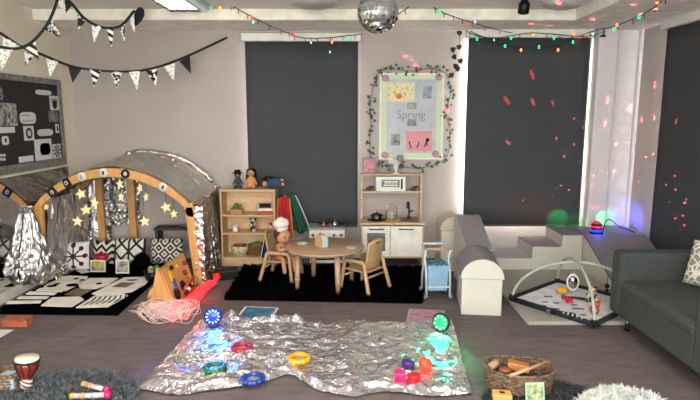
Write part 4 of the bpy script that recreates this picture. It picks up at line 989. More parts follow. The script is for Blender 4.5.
MB().box((-.07, -.01, .05), (.012, .04, .06), bev=.003).build('lever', mat('orange_paint', 'D0743C', .5), t)
mb = MB(); mb.box((.0, .0, .118), (.08, .014, .03), bev=.004); mb.build('toast', woodo, t)

# toy stove
t = thing('toy_stove', 'white toy stove standing behind the round table', 'toy stove', (-.26, 6.12, 0))
MB().bb((-.2, -.12, .04), (.2, .14, .43), bev=.008).build('body', white, t)
MB().bb((-.21, -.14, .43), (.21, .15, .455), bev=.005).build('top', mat('stove_top', '8E8C88', .4), t)
for x in (-.17, .17):
    for y in (-.08, .1): MB().cyl((x, y, 0), (x, y, .045), .015, seg=10).build('foot', black, t)
MB().bb((-.17, -.128, .08), (.17, -.12, .3), bev=.003).build('oven_door', mat('oven_glass', '3A3A3E', .2), t)
for x in (-.16, -.08, .08, .16): MB().cyl((x, -.135, .375), (x, -.118, .375), .016, seg=14).build('knob', metal, t)
def pot(name, label, loc, r, h, m_, handle='knob', lid=True, cat='toy pan'):
    t = thing(name, label, cat, loc)
    MB().lathe([(.001, 0), (r*.92, 0), (r, h*.15), (r, h), (r*.94, h), (r*.92, h*.15), (.001, h*.1)]).build('pan', m_, t)
    if lid: MB().lathe([(r*1.02, h), (r*.9, h+.008), (r*.3, h+.018), (.006, h+.02), (.008, h+.034), (.001, h+.037)]).build('lid', m_, t)
    for s_ in (-1, 1): MB().tube([(s_*r*.95, -.015, h*.75), (s_*(r+.018), -.012, h*.8), (s_*(r+.018), .012, h*.8), (s_*r*.95, .015, h*.75)], .004, 6).build('handle', black, t)
    return t
pot('toy_saucepan', 'copper toned toy saucepan on the toy stove', (at(324, 224, Y=6.1).x, 6.08, .455), .035, .04, mat('copper', '9A5A48', .3, .8))
pot('toy_saucepan', 'steel toy saucepan on the toy stove, right', (at(335, 224, Y=6.1).x, 6.1, .455), .036, .045, metal)
t = thing('wicker_tray', 'dark round dish at the stove top right corner', 'dish', (-.1, 6.14, .455)); MB().lathe([(.001, 0), (.03, 0), (.045, .02), (.04, .022), (.001, .008)]).build('dish', chrome, t)

# ================= TOY KITCHEN =================
KX0, KX1, KF, KB = .125, .825, 5.93, 6.33; kc = (KX0+KX1)/2; kw = (KX1-KX0)/2
t = thing('toy_kitchen', 'birch and white toy kitchen with microwave, oven and sink', 'toy kitchen', (kc, KF, 0))
D = KB-KF
for s_ in (-1, 1):
    x = s_*(kw-.0075); MB().bb((x-.0075, 0, 0), (x+.0075, D, .50)).build('side_panel', wood, t)
    MB().bb((x-.012, D-.17, .525), (x+.012, D-.05, 1.035), bev=.002).build('upper_post', wood, t)
MB().bb((-kw-.01, -.01, .5), (kw+.01, D, .525), bev=.003).build('worktop', wood, t)
MB().bb((-kw+.015, .01, .12), (kw-.015, D, .14)).build('floor_panel', wood, t)
MB().bb((-kw+.015, D-.01, .14), (kw-.015, D, .5)).build('back_panel', white, t)
for (x0, x1, win) in ((-kw+.017, -.03, True), (-.024, kw-.017, False)):
    d_ = MB()
    if win:
        d_.bb((x0, -.004, .2), (x0+.05, .012, .41)); d_.bb((x1-.05, -.004, .2), (x1, .012, .41)); d_.bb((x0, -.004, .14), (x1, .012, .2)); d_.bb((x0, -.004, .41), (x1, .012, .485))
    else: d_.bb((x0, -.004, .14), (x1, .012, .485), bev=.003)
    o = d_.build('door', white, t)
    h = MB(); hx = (x0+x1)/2; h.tube([(hx-.08, -.004, .455), (hx-.08, -.025, .455), (hx+.08, -.025, .455), (hx+.08, -.004, .455)], .006, 6); h.build('handle', black, o)
    if win:
        MB().bb((x0+.05, .002, .2), (x1-.05, .008, .41)).build('window', mat('smoky_glass', '8C918C', .1, alpha=.45), o)
        MB().bb((x0+.03, .03, .3), (x1-.03, .3, .306)).build('rack', metal, t)
MB().bb((-kw+.005, D-.18, .83), (kw-.005, D-.04, .85)).build('shelf', wood, t)
MB().bb((-kw, D-.18, 1.03), (kw, D-.04, 1.048), bev=.002).build('top_shelf', wood, t)
mw = MB().bb((-.18, D-.2, .85), (.16, D-.06, 1.02), bev=.006).build('microwave', plastic_w, t)
MB().bb((-.115, D-.206, .9), (.09, D-.199, .985), bev=.003).build('door_window', mat('microwave_window', '6E7478', .2), mw)
MB().bb((-.095, D-.209, .912), (.07, D-.205, .972)).build('name_plate', paper, mw)
mb = MB(); text_mesh(mb, 'Kitchen', .056, Matrix.Translation((-.012, D-.2105, .942)) @ Matrix.Rotation(PI/2, 4, 'X'), .001); mb.build('lettering', inkm, mw)
MB().bb((.105, D-.207, .875), (.125, D-.199, .995), bev=.003).build('handle', black, mw)
MB().lathe([(.1, .525), (.1, .531), (.001, .531)], c=(-.17, .16, 0), sx=1.1).build('hob', black, t)
mb = MB(); mb.bb((.1, .05, .525), (.3, .27, .533), bev=.003); mb.build('sink', mat('sink_dark', '2E2E30', .3), t)
mb = MB(); mb.tube(bez([(.21, .27, .53), (.21, .27, .66), (.205, .25, .71), (.19, .21, .72), (.18, .18, .69), (.18, .18, .66)], 5), .011, 10); mb.cyl((.21, .27, .53), (.21, .27, .56), .02); mb.cyl((.21, .27, .6), (.255, .25, .62), .009)
mb.build('tap', chrome, t)
pot('toy_pot', 'black and steel toy pot on the kitchen hob', (kc-.17, KF+.16, .531), .06, .06, chrome)
t = thing('glass_jug_stand', 'clear toy coffee jug on the kitchen worktop', 'jug', (kc+.0, KF+.2, .525))
mb = MB()
for s_ in (-1, 1): mb.tube([(s_*.06, 0, 0), (s_*.065, 0, .12), (s_*.04, 0, .17), (0, 0, .175)], .006, 6)
mb.tube([(-.05, 0, .05), (.05, 0, .05)], .005, 6); mb.build('frame', mat('pale_wire', 'A8A49C', .2, .8), t)
MB().lathe([(.03, .0), (.045, .03), (.04, .08), (.03, .1), (.028, .1), (.036, .078), (.04, .03), (.001, .005)]).build('jug', mat('clear_plastic', 'C8C8C0', .05, alpha=.35), t)
for x, lb in ((-.25, 'small dark bowls at the left of the microwave shelf'), (.265, 'small dark bowls at the right of the microwave shelf')):
    tt = thing('toy_bowl_stack', lb, 'toy bowls', (kc+x, KF+D-.11, .85)); MB().lathe([(.02, 0), (.04, .03), (.036, .03), (.001, .01)]).build('bowl', mat('brown_bowl', '5A4630', .5), tt); MB().lathe([(.018, .02), (.03, .048), (.027, .048), (.001, .028)], c=(.02, 0, 0)).build('bowl', chrome, tt)
p = at(369, 174, Y=6.2)
t = thing('photo_book', 'pink patterned picture book standing on the toy kitchen', 'picture book', (p.x, 6.2, 1.048))
MB().box((0, .01, .09), (.155, .02, .18), rot=(-.06, 0, 0)).build('cover', mat('mauve_cover', '9A7888', .6), t); MB().box((0, -.003, .09), (.12, .006, .14), rot=(-.06, 0, 0)).build('cover_picture', mat('rose_picture', 'C88A8E', .6, col2='8A5A78', scale=30), t)
p = at(396, 174, Y=6.2)
t = thing('flower_vase', 'white vase of paper flowers on the toy kitchen', 'vase', (p.x, 6.2, 1.048))
MB().lathe([(.045, 0), (.045, .006), (.012, .012), (.01, .03), (.03, .06), (.03, .085), (.018, .11), (.015, .11), (.025, .08), (.001, .05)]).build('vase', plastic_w, t)
for (dx, dz, c_) in ((-.055, .15, 'CFCFC4'), (.045, .18, '7E8C9A'), (.0, .12, 'B8C4C8')):
    mb = MB(); 
    for k in range(6): mb.sph((dx+.02*math.cos(k), -.005, dz+.02*math.sin(k)), .022, (1, .6, 1), u=8, v=6)
    mb.build('flower', mat('pf'+c_, c_, .8), t); MB().tube([(dx*.2, 0, .1), (dx, 0, dz)], .003, 5).build('stem', wirem, t)

# ================= TROLLEY =================
t = thing('toy_trolley', 'pale blue doll trolley with white frame beside the kitchen', 'toy trolley', (.82, 5.0, 0), .05)
bl = mat('pale_blue_fabric', '7FA6C4', .7, bump=.2); wf = mat('trolley_frame', 'B9C2C8', .4)
mb = MB(); mb.prism([(-.085, .0), (.085, .0), (.1, .24), (-.1, .24)], -.1, .1, Matrix.Translation((0, 0, .08)) @ Matrix.Rotation(PI/2, 4, 'X')); mb.build('fabric_tub', bl, t)
MB().grid(lambda u, v: ((u-.5)*.17, (v-.5)*.17, .322+.03*noise.noise(Vector((u*5, v*5, 0)))), 14, 14).build('blanket', mat('teal_blanket', '2E6E88', .8), t)
for s_ in (-1, 1):
    MB().tube([(s_*.11, -.12, .02), (s_*.112, -.1, .25), (s_*.115, .08, .49)], .011, 8).build('side_frame', wf, t)
    MB().tube([(s_*.11, .12, .02), (s_*.112, .1, .2), (s_*.115, -.08, .47)], .011, 8).build('side_frame', wf, t)
    for y in (-.12, .12): MB().lathe([(.001, -.008), (.022, -.008), (.026, 0), (.022, .008), (.001, .008)], M=Matrix.Translation((s_*.125, y, .026)) @ Matrix.Rotation(PI/2, 4, 'Y')).build('wheel', mat('wheel_blue', '6A8498', .5), t)
MB().cyl((-.118, -.08, .475), (.118, -.08, .475), .013, seg=10).build('handle', woodt, t)
MB().cyl((-.118, .08, .49), (.118, .08, .49), .013, seg=10).build('handle', wf, t)
MB().box((0, -.115, .12), (.2, .01, .02)).build('crossbar', wf, t)

# ================= SOFT PLAY =================
RYX = Matrix.Rotation(PI/2, 4, 'X')
def halfcyl(mb, r, n=18, sc=1): return [(r*math.cos(PI*k/n), r*sc*math.sin(PI*k/n)) for k in range(n+1)]
t = thing('foam_half_round', 'cream foam block topped by a grey half round, nearest piece', 'foam block', (1.16, 4.72, 0), -.12)
MB().bb((-.17, -.25, 0), (.17, .27, .325), bev=.006).build('block', cream, t)
mb = MB(); mb.prism(halfcyl(mb, .185, sc=.95), -.27, .26, Matrix.Translation((0, 0, .327)) @ RYX, False)
mb.cur = 1
for s_ in (-.262, .272): mb.prism(halfcyl(mb, .18, sc=.93), -.003, .003, Matrix.Translation((0, s_, .33)) @ RYX)
mb.build('half_round', [greyv, cream], t)
t = thing('foam_wedge', 'tall grey topped foam wedge behind the half round block', 'foam block', (1.24, 5.35, 0), 0)
mb = MB(); mb.prism([(-.28, 0), (.32, 0), (.32, .66), (.22, .66), (-.28, .45)], -.12, .12, MYZ @ Matrix.Identity(4)); mb.build('core', cream, t)
MB().add([(-.122, -.285, .452), (.122, -.285, .452), (.122, .22, .668), (-.122, .22, .668), (-.122, .325, .668), (.122, .325, .668), (-.122, -.285, .44), (.122, -.285, .44), (-.122, .325, .655), (.122, .325, .655)],
    [(0, 1, 2, 3), (3, 2, 5, 4), (0, 6, 7, 1), (4, 5, 9, 8)]).build('grey_top', greyv, t)
t = thing('foam_arch', 'cream foam block with a rounded top behind the wedge', 'foam block', (1.14, 5.98, 0), 0)
MB().bb((-.14, -.17, 0), (.14, .2, .46), bev=.006).build('block', cream, t)
mb = MB(); mb.prism(halfcyl(mb, .15), -.19, .16, Matrix.Translation((0, 0, .462)) @ RYX); mb.build('round_top', mat('beige_vinyl', 'C2B5A2', .5), t)
# steps
t = thing('foam_steps', 'cream foam staircase of three steps under the right blind', 'foam steps', (2.0, 5.78, 0))
mb = MB(); st = [(1.56, 2.0, .16), (2.0, 2.32, .29), (2.32, 2.54, .42)]
for i, (a, b_, z) in enumerate(st): mb.bb((a, 5.78, 0), (b_, 6.3, z-.006), bev=.004)
mb.build('core', cream, t, True)
tops = (mat('step_grey_lit', 'A9A8AC', .4), mat('step_mauve', '9A8A8E', .45), greyv)  # lowest top is paler: window glow is put into its colour
for (a, b_, z), m_ in zip(st, tops): MB().bb((a-.002, 5.782, z-.008), (b_+.002, 6.3, z), bev=.002).build('step_top', m_, t, True)
t = thing('foam_ramp', 'big foam ramp with grey slope in the right corner', 'foam ramp', (2.85, 5.4, 0))
rx0, rx1 = 2.55, 3.22
mb = MB(); mb.prism([(4.87, 0), (6.28, 0), (6.28, .41), (5.78, .41)], rx0, rx1, MYZ); mb.build('core', cream, t, True)
MB().add([(rx0+.006, 4.865, .003), (rx1, 4.865, .003), (rx1, 5.775, .422), (rx0+.006, 5.775, .422), (rx0+.006, 6.28, .422), (rx1, 6.28, .422), (rx0+.006, 6.28, .41), (rx1, 6.28, .41), (rx0+.006, 5.78, .408), (rx0+.006, 4.88, 0)],
    [(0, 1, 2, 3), (3, 2, 5, 4), (4, 5, 7, 6), (0, 3, 8, 9), (3, 4, 6, 8)]).build('grey_slope', greyv, t, True)
mb = MB(); mb.tube([(rx0+.003, 4.9, .02), (rx0+.003, 5.78, .415), (rx0+.003, 6.25, .415)], .005, 6); mb.build('seam', mat('seam_dark', '3A3A3E', .7), t, True)
mb = MB()
for (dx, dz) in ((0, 0), (.03, .03), (-.02, .05), (.01, .08)): mb.sph((rx0+.1+dx, 5.0+dz*1.6, .09+dz*.8), .022, (1, 1, .6), u=10, v=6)
# flat mats
for i, (y0, y1, lb) in enumerate(((4.24, 5.02, 'grey foam floor mat nearest, beneath the baby gym'), (5.03, 5.775, 'grey foam floor mat in front of the steps'))):
    t = thing('floor_mat', lb, 'floor mat', (2.0, (y0+y1)/2, 0), 0, 'grey foam floor mats')
    MB().bb((1.46, y0, 0), (2.72 if i == 0 else 2.53, y1, .035), bev=.008).build('pad', greym, t, True)
    mb = MB(); mb.bb((1.459, y0+.01, .01), (1.4615, y1-.01, .026)); mb.build('seam', cream, t, True)

# projector
PJ = Vector((2.72, 5.86, .422))
t = thing('party_light', 'small black disco projector with blue and red glow on the ramp', 'disco light', tuple(PJ))
MB().lathe([(.07, 0), (.075, .008), (.07, .018), (.05, .02)]).build('base', black, t)
MB().lathe([(.06, .02), (.06, .045)]).build('blue_ring', mat('blue_glow', '2030FF', .3, emit=4, ecol='1428FF'), t)
MB().lathe([(.055, .045), (.058, .05), (.058, .1), (.05, .108)]).build('body', black, t)
MB().lathe([(.059, .07), (.059, .084)]).build('red_ring', mat('red_glow', 'FF2030', .3, emit=3, ecol='FF1424'), t)
MB().lathe([(.048, .108), (.035, .13), (.001, .14)]).build('dome', mat('dome_clear', '403040', .1, emit=.6, ecol='FF3050'), t)
P = bez([PJ+Vector((.07, 0, .02)), PJ+Vector((.12, .05, .12)), PJ+Vector((.2, .1, .13)), PJ+Vector((.3, .08, .05)), PJ+Vector((.42, .05, .012)), PJ+Vector((.46, -.1, -.02))], 5)
MB().tube(P, .006, 6).build('cable', black, t, True)
pt(PJ+Vector((.0, -.09, .06)), .6, (.06, .08, 1), .02)
pt(PJ+Vector((.45, .2, .12)), .7, (.1, .1, 1), .03)
spot(PJ+Vector((.0, .0, .17)), PJ+Vector((-.26, .5, .07)), 40, (.05, 1, .25), .5, .01, .7)
spot(PJ+Vector((.0, .0, .17)), PJ+Vector((-.02, .4, .06)), 12, (.05, 1, .25), .5, .01, .7)
spot(PJ+Vector((.05, .0, .17)), PJ+Vector((.32, .5, .08)), 14, (.05, 1, .25), .5, .01, .7)
spot(PJ+Vector((.05, .0, .17)), PJ+Vector((.5, .3, .1)), 35, (.1, .1, 1), .8, .01, .7)
spot(PJ+Vector((-.03, .0, .15)), PJ+Vector((-.55, .4, .15)), 12, (1, .1, .05), .9, .01, .9)
# dot pattern laser
l = bpy.data.lights.new('laser_dots', 'POINT'); l.energy = 900; l.color = (1, .06, .08); l.shadow_soft_size = .002; l.use_nodes = True
nt = l.node_tree; em = nt.nodes['Emission']
tc = nt.nodes.new('ShaderNodeTexCoord'); vo = nt.nodes.new('ShaderNodeTexVoronoi'); vo.inputs['Scale'].default_value = 10; vo.inputs['Randomness'].default_value = .9
nt.links.new(tc.outputs['Normal'], vo.inputs['Vector'])
f1 = math_(nt, 'LESS_THAN', vo.outputs['Distance'], .13)
sc = nt.nodes.new('ShaderNodeSeparateColor'); nt.links.new(vo.outputs['Color'], sc.inputs[0])
lf = nt.nodes.new('ShaderNodeLightFalloff'); lf.inputs['Strength'].default_value = 1.3; f1 = math_(nt, 'MULTIPLY', f1, lf.outputs['Linear'])
f2 = math_(nt, 'MULTIPLY', f1, math_(nt, 'GREATER_THAN', sc.outputs[0], .15))
sx_ = nt.nodes.new('ShaderNodeSeparateXYZ'); nt.links.new(tc.outputs['Normal'], sx_.inputs[0])
f2 = math_(nt, 'MULTIPLY', f2, math_(nt, 'LESS_THAN', math_(nt, 'ABSOLUTE', sx_.outputs[0]), .79))
f2 = math_(nt, 'MULTIPLY', f2, math_(nt, 'GREATER_THAN', sx_.outputs[2], -.05))
nt.links.new(math_(nt, 'MULTIPLY', f2, 1.0), em.inputs['Strength'])
o = bpy.data.objects.new('laser_dots', l); C.objects.link(o); o.location = PJ+Vector((0, -.1, .22))

# ================= BABY GYM =================
gz = .036
A = at(512, 301, Z=gz); B = at(594, 327, Z=gz); Dk = at(557, 284, Z=gz); Ck = B+Dk-A
cen = (A+Ck)/2
t = thing('baby_gym', 'white baby play gym with black edge and two crossing arches', 'play gym', (cen.x, cen.y, gz))
def inset(k): return [(cen+(q-cen)*k) for q in (A, B, Ck, Dk)]
mb = MB(); mb.prism([(q.x, q.y) for q in inset(1)], gz+.001, gz+.02); mb.build('mat_base', mat('gym_white', 'E2E0DE', .8, col2='C8C6CE', scale=9, bump=.4, bscale=20), t, True)
q = inset(1.02)
mb = MB(); mb.tube([(v.x, v.y, gz+.025) for v in q], .025, 8, closed=True); mb.build('padded_edge', mat('navy_edge', '14151C', .8), t, True)
mb = MB()
for k in range(5):
    c = q[0]+(q[1]-q[0])*(.66+k*.05); mb.box((c.x, c.y, gz+.048), (.012, .05, .004), rot=(0, 0, -.5))
mb.build('edge_print', paper, t, True)
mb = MB()
for (x, y, w_) in ((540, 306, 4), (552, 309, 5), (566, 313, 5), (548, 297, 3), (586, 300, 4), (578, 309, 4)):
    c = at(x, y, Z=gz+.02); mb.tube([c+Vector((-w_*.012, .01, .003)), c+Vector((0, 0, .003)), c+Vector((w_*.012, -.014, .003))], .006, 6)
mb.build('mat_print', mat('print_dark', '2A2A34', .8), t, True)
mb = MB()
for (x, y) in ((556, 303), (574, 305), (545, 302), (583, 315)): mb.sph(at(x, y, Z=gz+.02), .022, (1.5, 1, .2), u=10, v=5)
mb.build('mat_spots', mat('print_blue', '6A7890', .8), t, True)
archm = mat('gym_arch', 'A9AEA2', .7, col2='98A094')
for (a, b_, ht) in ((Dk, B, .37), (A, Ck, .36)):
    mb = MB(); P = []
    for k in range(25):
        w_ = PI*k/24; q = (a+b_)/2+(a-b_)/2*math.cos(w_); P.append((q.x, q.y, gz+.02+ht*math.sin(w_)))
    mb.tube(P, .0125, 10); mb.build('arch', archm, t, True)
for q in (A, B, Ck, Dk): MB().box((q.x, q.y, gz+.035), (.05, .05, .05), bev=.012).build('corner_joint', black, t, True)
def gymtoy(name, label, x, y, Z, fn, cat='toy'):
    c = at(x, y, Z=Z) if Z is not None else None
    tt = thing(name, label, cat, tuple(c), 0); fn(tt); tt.scale = (1.0 if 'mirror' in name else 1.12,)*3; return tt
def g_mirror(tt):
    MB().lathe([(.05, -.006), (.056, 0), (.05, .006), (.001, .006)], M=Matrix.Translation((0, 0, -.02)) @ Matrix.Rotation(-.35, 4, 'Z') @ Matrix.Rotation(PI/2, 4, 'X') @ Matrix.Diagonal((1.0, 1.5, 1, 1))).build('rim', white, tt)
    MB().lathe([(.042, 0), (.042, .0085), (.001, .0085)], M=Matrix.Translation((0, 0, -.02)) @ Matrix.Rotation(-.35, 4, 'Z') @ Matrix.Rotation(PI/2, 4, 'X') @ Matrix.Diagonal((1.0, 1.5, 1, 1))).build('mirror', mat('toy_mirror', 'C0C4CC', .1, 1), tt)
    MB().tube([(0, 0, .045), (.01, 0, .11)], .004, 6).build('ribbon', archm, tt)
gymtoy('hanging_mirror', 'oval baby mirror hanging from the gym arch', 573, 280, .2, g_mirror, 'toy mirror')
gymtoy('soft_sun', 'yellow round soft toy lying on the gym mat', 562, 294, gz+.02, lambda tt: MB().sph((0, 0, .03), .042, (1.1, .9, .75)).build('body', mat('yellow_plush', 'D49A28', .9, bump=.3), tt))
def g_star(tt):
    M = Matrix.Translation((0, 0, .035)) @ Matrix.Rotation(.35, 4, 'X')
    pl = starpoly(.055, 5, .5); n = 10; MB().add([M @ Vector((x, y, 0)) for x, y in pl]+[M @ Vector((0, 0, .022)), M @ Vector((0, 0, -.022))], [(i, (i+1) % n, n) for i in range(n)]+[((i+1) % n, i, n+1) for i in range(n)]).build('star', mat('red_plush', 'B01830', .9), tt)
gymtoy('soft_star', 'red soft star lying on the gym mat', 568, 304, gz+.02, g_star)
def g_cow(tt):
    mb = MB(); mb.sph((0, 0, .04), .035, (1, .8, 1.1)); mb.sph((0, -.01, .095), .03); 
    for s_ in (-1, 1): mb.sph((s_*.035, -.01, .02), .016); mb.sph((s_*.03, 0, .062), .014)
    mb.build('body', mat('cow_plush', 'C8BEA6', .9, col2='241A14', pattern='blot', pscale=28), tt)
    for s_ in (-1, 1): MB().sph((s_*.026, 0, .118), .012).build('ear', black, tt)
    MB().sph((0, -.036, .088), .014, (1.2, .6, .8)).build('muzzle', mat('peach', 'C89A7A', .8), tt)
gymtoy('plush_cow', 'black and cream plush cow sitting by the gym arch', 591, 302, gz+.02, g_cow)
def g_or(tt):
    mb = MB(); mb.sph((0, 0, .035), .035); mb.sph((.01, -.01, .08), .025); mb.build('body', mat('orange_plush', 'B8522C', .9), tt)
    MB().sph((-.01, -.03, .035), .015).build('belly', mat('cream_plush', 'D0C4A8', .9), tt)
    for s_ in (-1, 1): MB().sph((.01+s_*.02, -.01, .105), .009).build('ear', MATS['orange_plush'], tt)
gymtoy('plush_fox', 'orange plush animal in front of the plush cow', 594, 314, gz+.02, g_or)
def g_bar(tt):
    MB().tube([(-.08, .03, .012), (0, 0, .02), (.09, -.03, .012)], .01, 8).build('strap', black, tt); MB().sph((-.09, .035, .016), .018).build('end_ball', mat('purple_plush', '5A4A6A', .9), tt)
gymtoy('toy_strap', 'black toy strap with purple end on the gym mat', 576, 300, gz+.02, g_bar)
gymtoy('toy_strap', 'second dark toy strap near the front edge of the gym mat', 562, 315, gz+.02, g_bar)
t = thing('hanging_toy', 'small black hanging toy dangling from the right gym arch', 'toy', tuple(at(607, 286, Y=4.62)))
MB().sph((0, 0, .0), .022, (1, .7, 1)).build('head', black, t); MB().sph((0, 0, -.045), .016, (1, .7, 1.5)).build('body', black, t); MB().tube([(0, 0, .02), (.0, 0, .1)], .003, 5).build('string', wirem, t)

# ================= SOFA =================
sof = mat('sofa_fabric', '393E3D', .9, bump=.25, bscale=220, col2='353A39', scale=6)
t = thing('sofa', 'grey green fabric sofa at the right with chrome legs', 'sofa', (2.6, 3.6, 0))
SXF, SXB, SYN, SYF = 2.12, 3.02, 2.85, 4.27
MB().bb((SXF, SYF-.16, .13), (SXB, SYF, .645), bev=.03).build('armrest', sof, t, True)
MB().bb((SXF, SYN, .13), (SXB, 3.19, .645), bev=.03).build('armrest', sof, t, True)
MB().bb((SXB-.2, SYN+.1, .13), (SXB+.02, SYF-.02, .66), bev=.03).build('backrest', sof, t, True)
MB().bb((SXF+.006, 3.17, .13), (SXB-.1, SYF-.14, .40), bev=.025).build('seat_base', sof, t, True)
MB().bb((SXF+.0, 3.175, .33), (SXB-.18, SYF-.15, .43), bev=.035).build('seat_cushion', sof, t, True)
for (x, y) in ((2.22, 4.13), (2.17, 3.03), (2.92, 4.13), (2.92, 2.95)):
    MB().lathe([(.022, 0), (.022, .135)], c=(x, y, 0)).build('leg', metal, t, True)
t = thing('cushion', 'grey cushion with white leaf lattice on the sofa', 'cushion', (2.62, 3.84, .44), -1.25)
M = Matrix.Translation((0, .02, .17)) @ Matrix.Rotation(-.25, 4, 'X')
mb = MB(); mb.cushion(.36, .34, .12, M=M); mb.build('cover', mat('leaf_lattice', 'CFCDC0', .9, col2='7C7A70', pattern='leaf', pscale=19), t)
mb = MB(); mb.tube([M @ Vector(p) for p in ((-.17, 0, -.16), (.17, 0, -.16), (.17, 0, .16), (-.17, 0, .16))], .005, 5, closed=True); mb.build('piping', paper, t)

# ================= FOIL BLANKET =================
topc = [at(x, y) for x, y in ((203, 319), (232, 318), (262, 322), (290, 320), (322, 325), (350, 322), (385, 325), (418, 323), (452, 322))]
botc = [at(x, y) for x, y in ((137, 390), (175, 396), (215, 392), (255, 386), (290, 377), (318, 392), (352, 398), (388, 394), (430, 398), (472, 396))]
TPc = bez(topc, 6); BTc = bez(botc, 6)
def samp(P, u):
    k = u*(len(P)-1); i = min(int(k), len(P)-2); return P[i].lerp(P[i+1], k-i)
def foilz(x, y):
    n_ = rid((x*1.5, y*2.2, 0), 1.6)*.45+rid((x*1.2+y*.8, y*2.5-x, 4), 3.2)*.32+rid((x*.8-y*.3, y*1.6+x*.3, 9), 6)*.22+rid((x, y*1.3, 2), 13)*.10
    return .004+max(0, n_)*.055
def foilf(u, v):
    p = samp(BTc, u).lerp(samp(TPc, u), v)
    p = p+Vector((noise.noise(Vector((u*14, v*14, 1)))*.012, noise.noise(Vector((u*14, v*14, 6)))*.012, 0))
    z = foilz(p.x, p.y)
    if v > .88 and .1 < u < .5: z += .05*math.sin((v-.88)/.12*PI)*max(0, rid((u*5, 0, 0), 1.5))
    e = min(u, 1-u, v, 1-v); z *= min(1, .35+e*12)
    return (p.x, p.y, z+.001)
mb = MB(); mb.grid(foilf, 300, 150, smooth=False)
foilb = foilmat('silver_foil_floor', 'DEDADC', .23, 13, .75, .92)
o = mb.build('foil_blanket', foilb); tag(o, 'crumpled silver foil blanket spread on the floor', 'foil blanket')
def on_foil(px, py):
    p = at(px, py, Z=.03); return (p.x, p.y, foilz(p.x, p.y)*.6+.008)
def ring(px, py, col, label, ry=0):
    p = on_foil(px, py); t = thing('sensory_ring', label, 'ring', (p[0], p[1], p[2]), random.random()*2, 'translucent rings on the foil')
    mb = MB(); n = 48; mb.tube([((.060+.003*math.cos(k*2*PI*12/n))*math.cos(2*PI*k/n), (.060+.003*math.cos(k*2*PI*12/n))*math.sin(2*PI*k/n), .02) for k in range(n)], [.017+.0015*math.cos(k*2*PI*12/n) for k in range(n)], 10, closed=True)
    mb.build('ring', mat('ring_'+col, col, .25, col2=col, spec=.6), t)
    MB().lathe([(.046, .013), (.046, .018), (.001, .018)], seg=24).build('clear_centre', mat('clear_c', 'C8C8C8', .1, alpha=.3), t)
ring(242, 350, 'A01024', 'red bumpy ring on the foil blanket'); ring(299, 362, 'D89A10', 'yellow bumpy ring on the foil blanket')
ring(215, 371, '0A5A2A', 'green bumpy ring on the foil blanket'); ring(253, 382, '12388A', 'blue bumpy ring on the foil blanket')
# light pucks
def puck(px, py, col, ecol, label, yaw, rr=.075):
    p = at(px, py, Z=.1); t = thing('puck_light', label, 'puck light', (p.x, p.y, .1-rr+.005), yaw, 'round coloured puck lights')
    M = Matrix.Translation((0, 0, rr)) @ Matrix.Rotation(-.2, 4, 'X') @ Matrix.Rotation(PI/2, 4, 'X')
    MB().lathe([(.001, -.05), (rr*.75, -.045), (rr, -.01), (rr, .012), (rr*.9, .016), (rr*.88, .008), (.001, .008)], M=M, seg=32).build('housing', mat('puck_'+col, col, .3), t)
    MB().lathe([(rr*.86, .007), (rr*.6, .014), (.001, .018)], M=M, seg=32).build('lens', mat('lens_'+ecol, ecol, .3, emit=.8, ecol=ecol), t)
    for k in range(12 if 'blue' in label else 9):
        n_ = 12 if 'blue' in label else 9; w_ = 2*PI*k/n_; r2 = rr*.66
        MB().tube([(math.cos(w_)*r2*.8, math.sin(w_)*r2*.8, .014), (math.cos(w_)*r2*1.15, math.sin(w_)*r2*1.15, .014)], .005, 6, M=M).build('led', mat('led_'+ecol, 'FFFFFF', .3, emit=1.6, ecol='50C8FF' if 'blue' in label else '70FFC0'), t)
    return t, p
_, p = puck(213, 317, '0A1030', '0428D8', 'blue glowing puck light at the back left of the foil', .1)
spot(p+Vector((.02, -.03, .02)), p+Vector((.1, -.5, -.12)), 100, (.0, .07, 1), 1.5, .03, .6)
pt(p+Vector((.03, -.12, .05)), 2.5, (.0, .1, 1), .03)
_, p = puck(441, 323, '06140C', '08B058', 'green glowing puck light at the back right of the foil', -.75)
spot(p+Vector((-.01, -.03, .02)), p+Vector((-.1, -.5, -.12)), 38, (.0, 1, .32), 1.5, .03, .6)
pt(p+Vector((0, -.12, .05)), 1.6, (.0, 1, .35), .03)
# glow shapes
def glow(kind, px, py, r, col, label, e=.35):
    p = on_foil(px, py); t = thing('glow_'+kind, label, 'sensory block', p, random.uniform(-.4, .4), 'bright sensory blocks on the foil')
    m_ = mat('glow_'+col, col, .35, emit=e, ecol=col, col2=col)
    mb = MB()
    if kind == 'cube': mb.box((0, 0, r), (2*r, 2*r, 2*r), bev=r*.25)
    elif kind == 'ball':
        bm = bmesh.new(); bmesh.ops.create_icosphere(bm, subdivisions=2, radius=r); mb.frombm(bm, False, Matrix.Translation((0, 0, r)))
    else: mb.lathe([(r*.9, 0), (r, r*.2), (r, r*1.0), (r*.9, r*1.2), (.001, r*1.2)], seg=8)
    mb.build(kind, m_, t)
    if kind == 'cube':
        g = MB()
        for k in range(3): g.box((0, -r, r*.5+k*r*.5), (r*1.6, .006, r*.12))
        g.build('ridges', m_, t)
glow('cube', 400, 380, .036, 'D0105A', 'hot pink ridged cube on the foil, leftmost of the blocks'); glow('disc', 408, 369, .046, '3A1A6A', 'purple flat block behind the pink cube', .05)
glow('cylinder', 414, 381, .042, 'C01020', 'deep red round block between the pink cube and orange ball'); glow('ball', 425, 371, .047, 'FF4020', 'orange red faceted ball block on the foil', .6)
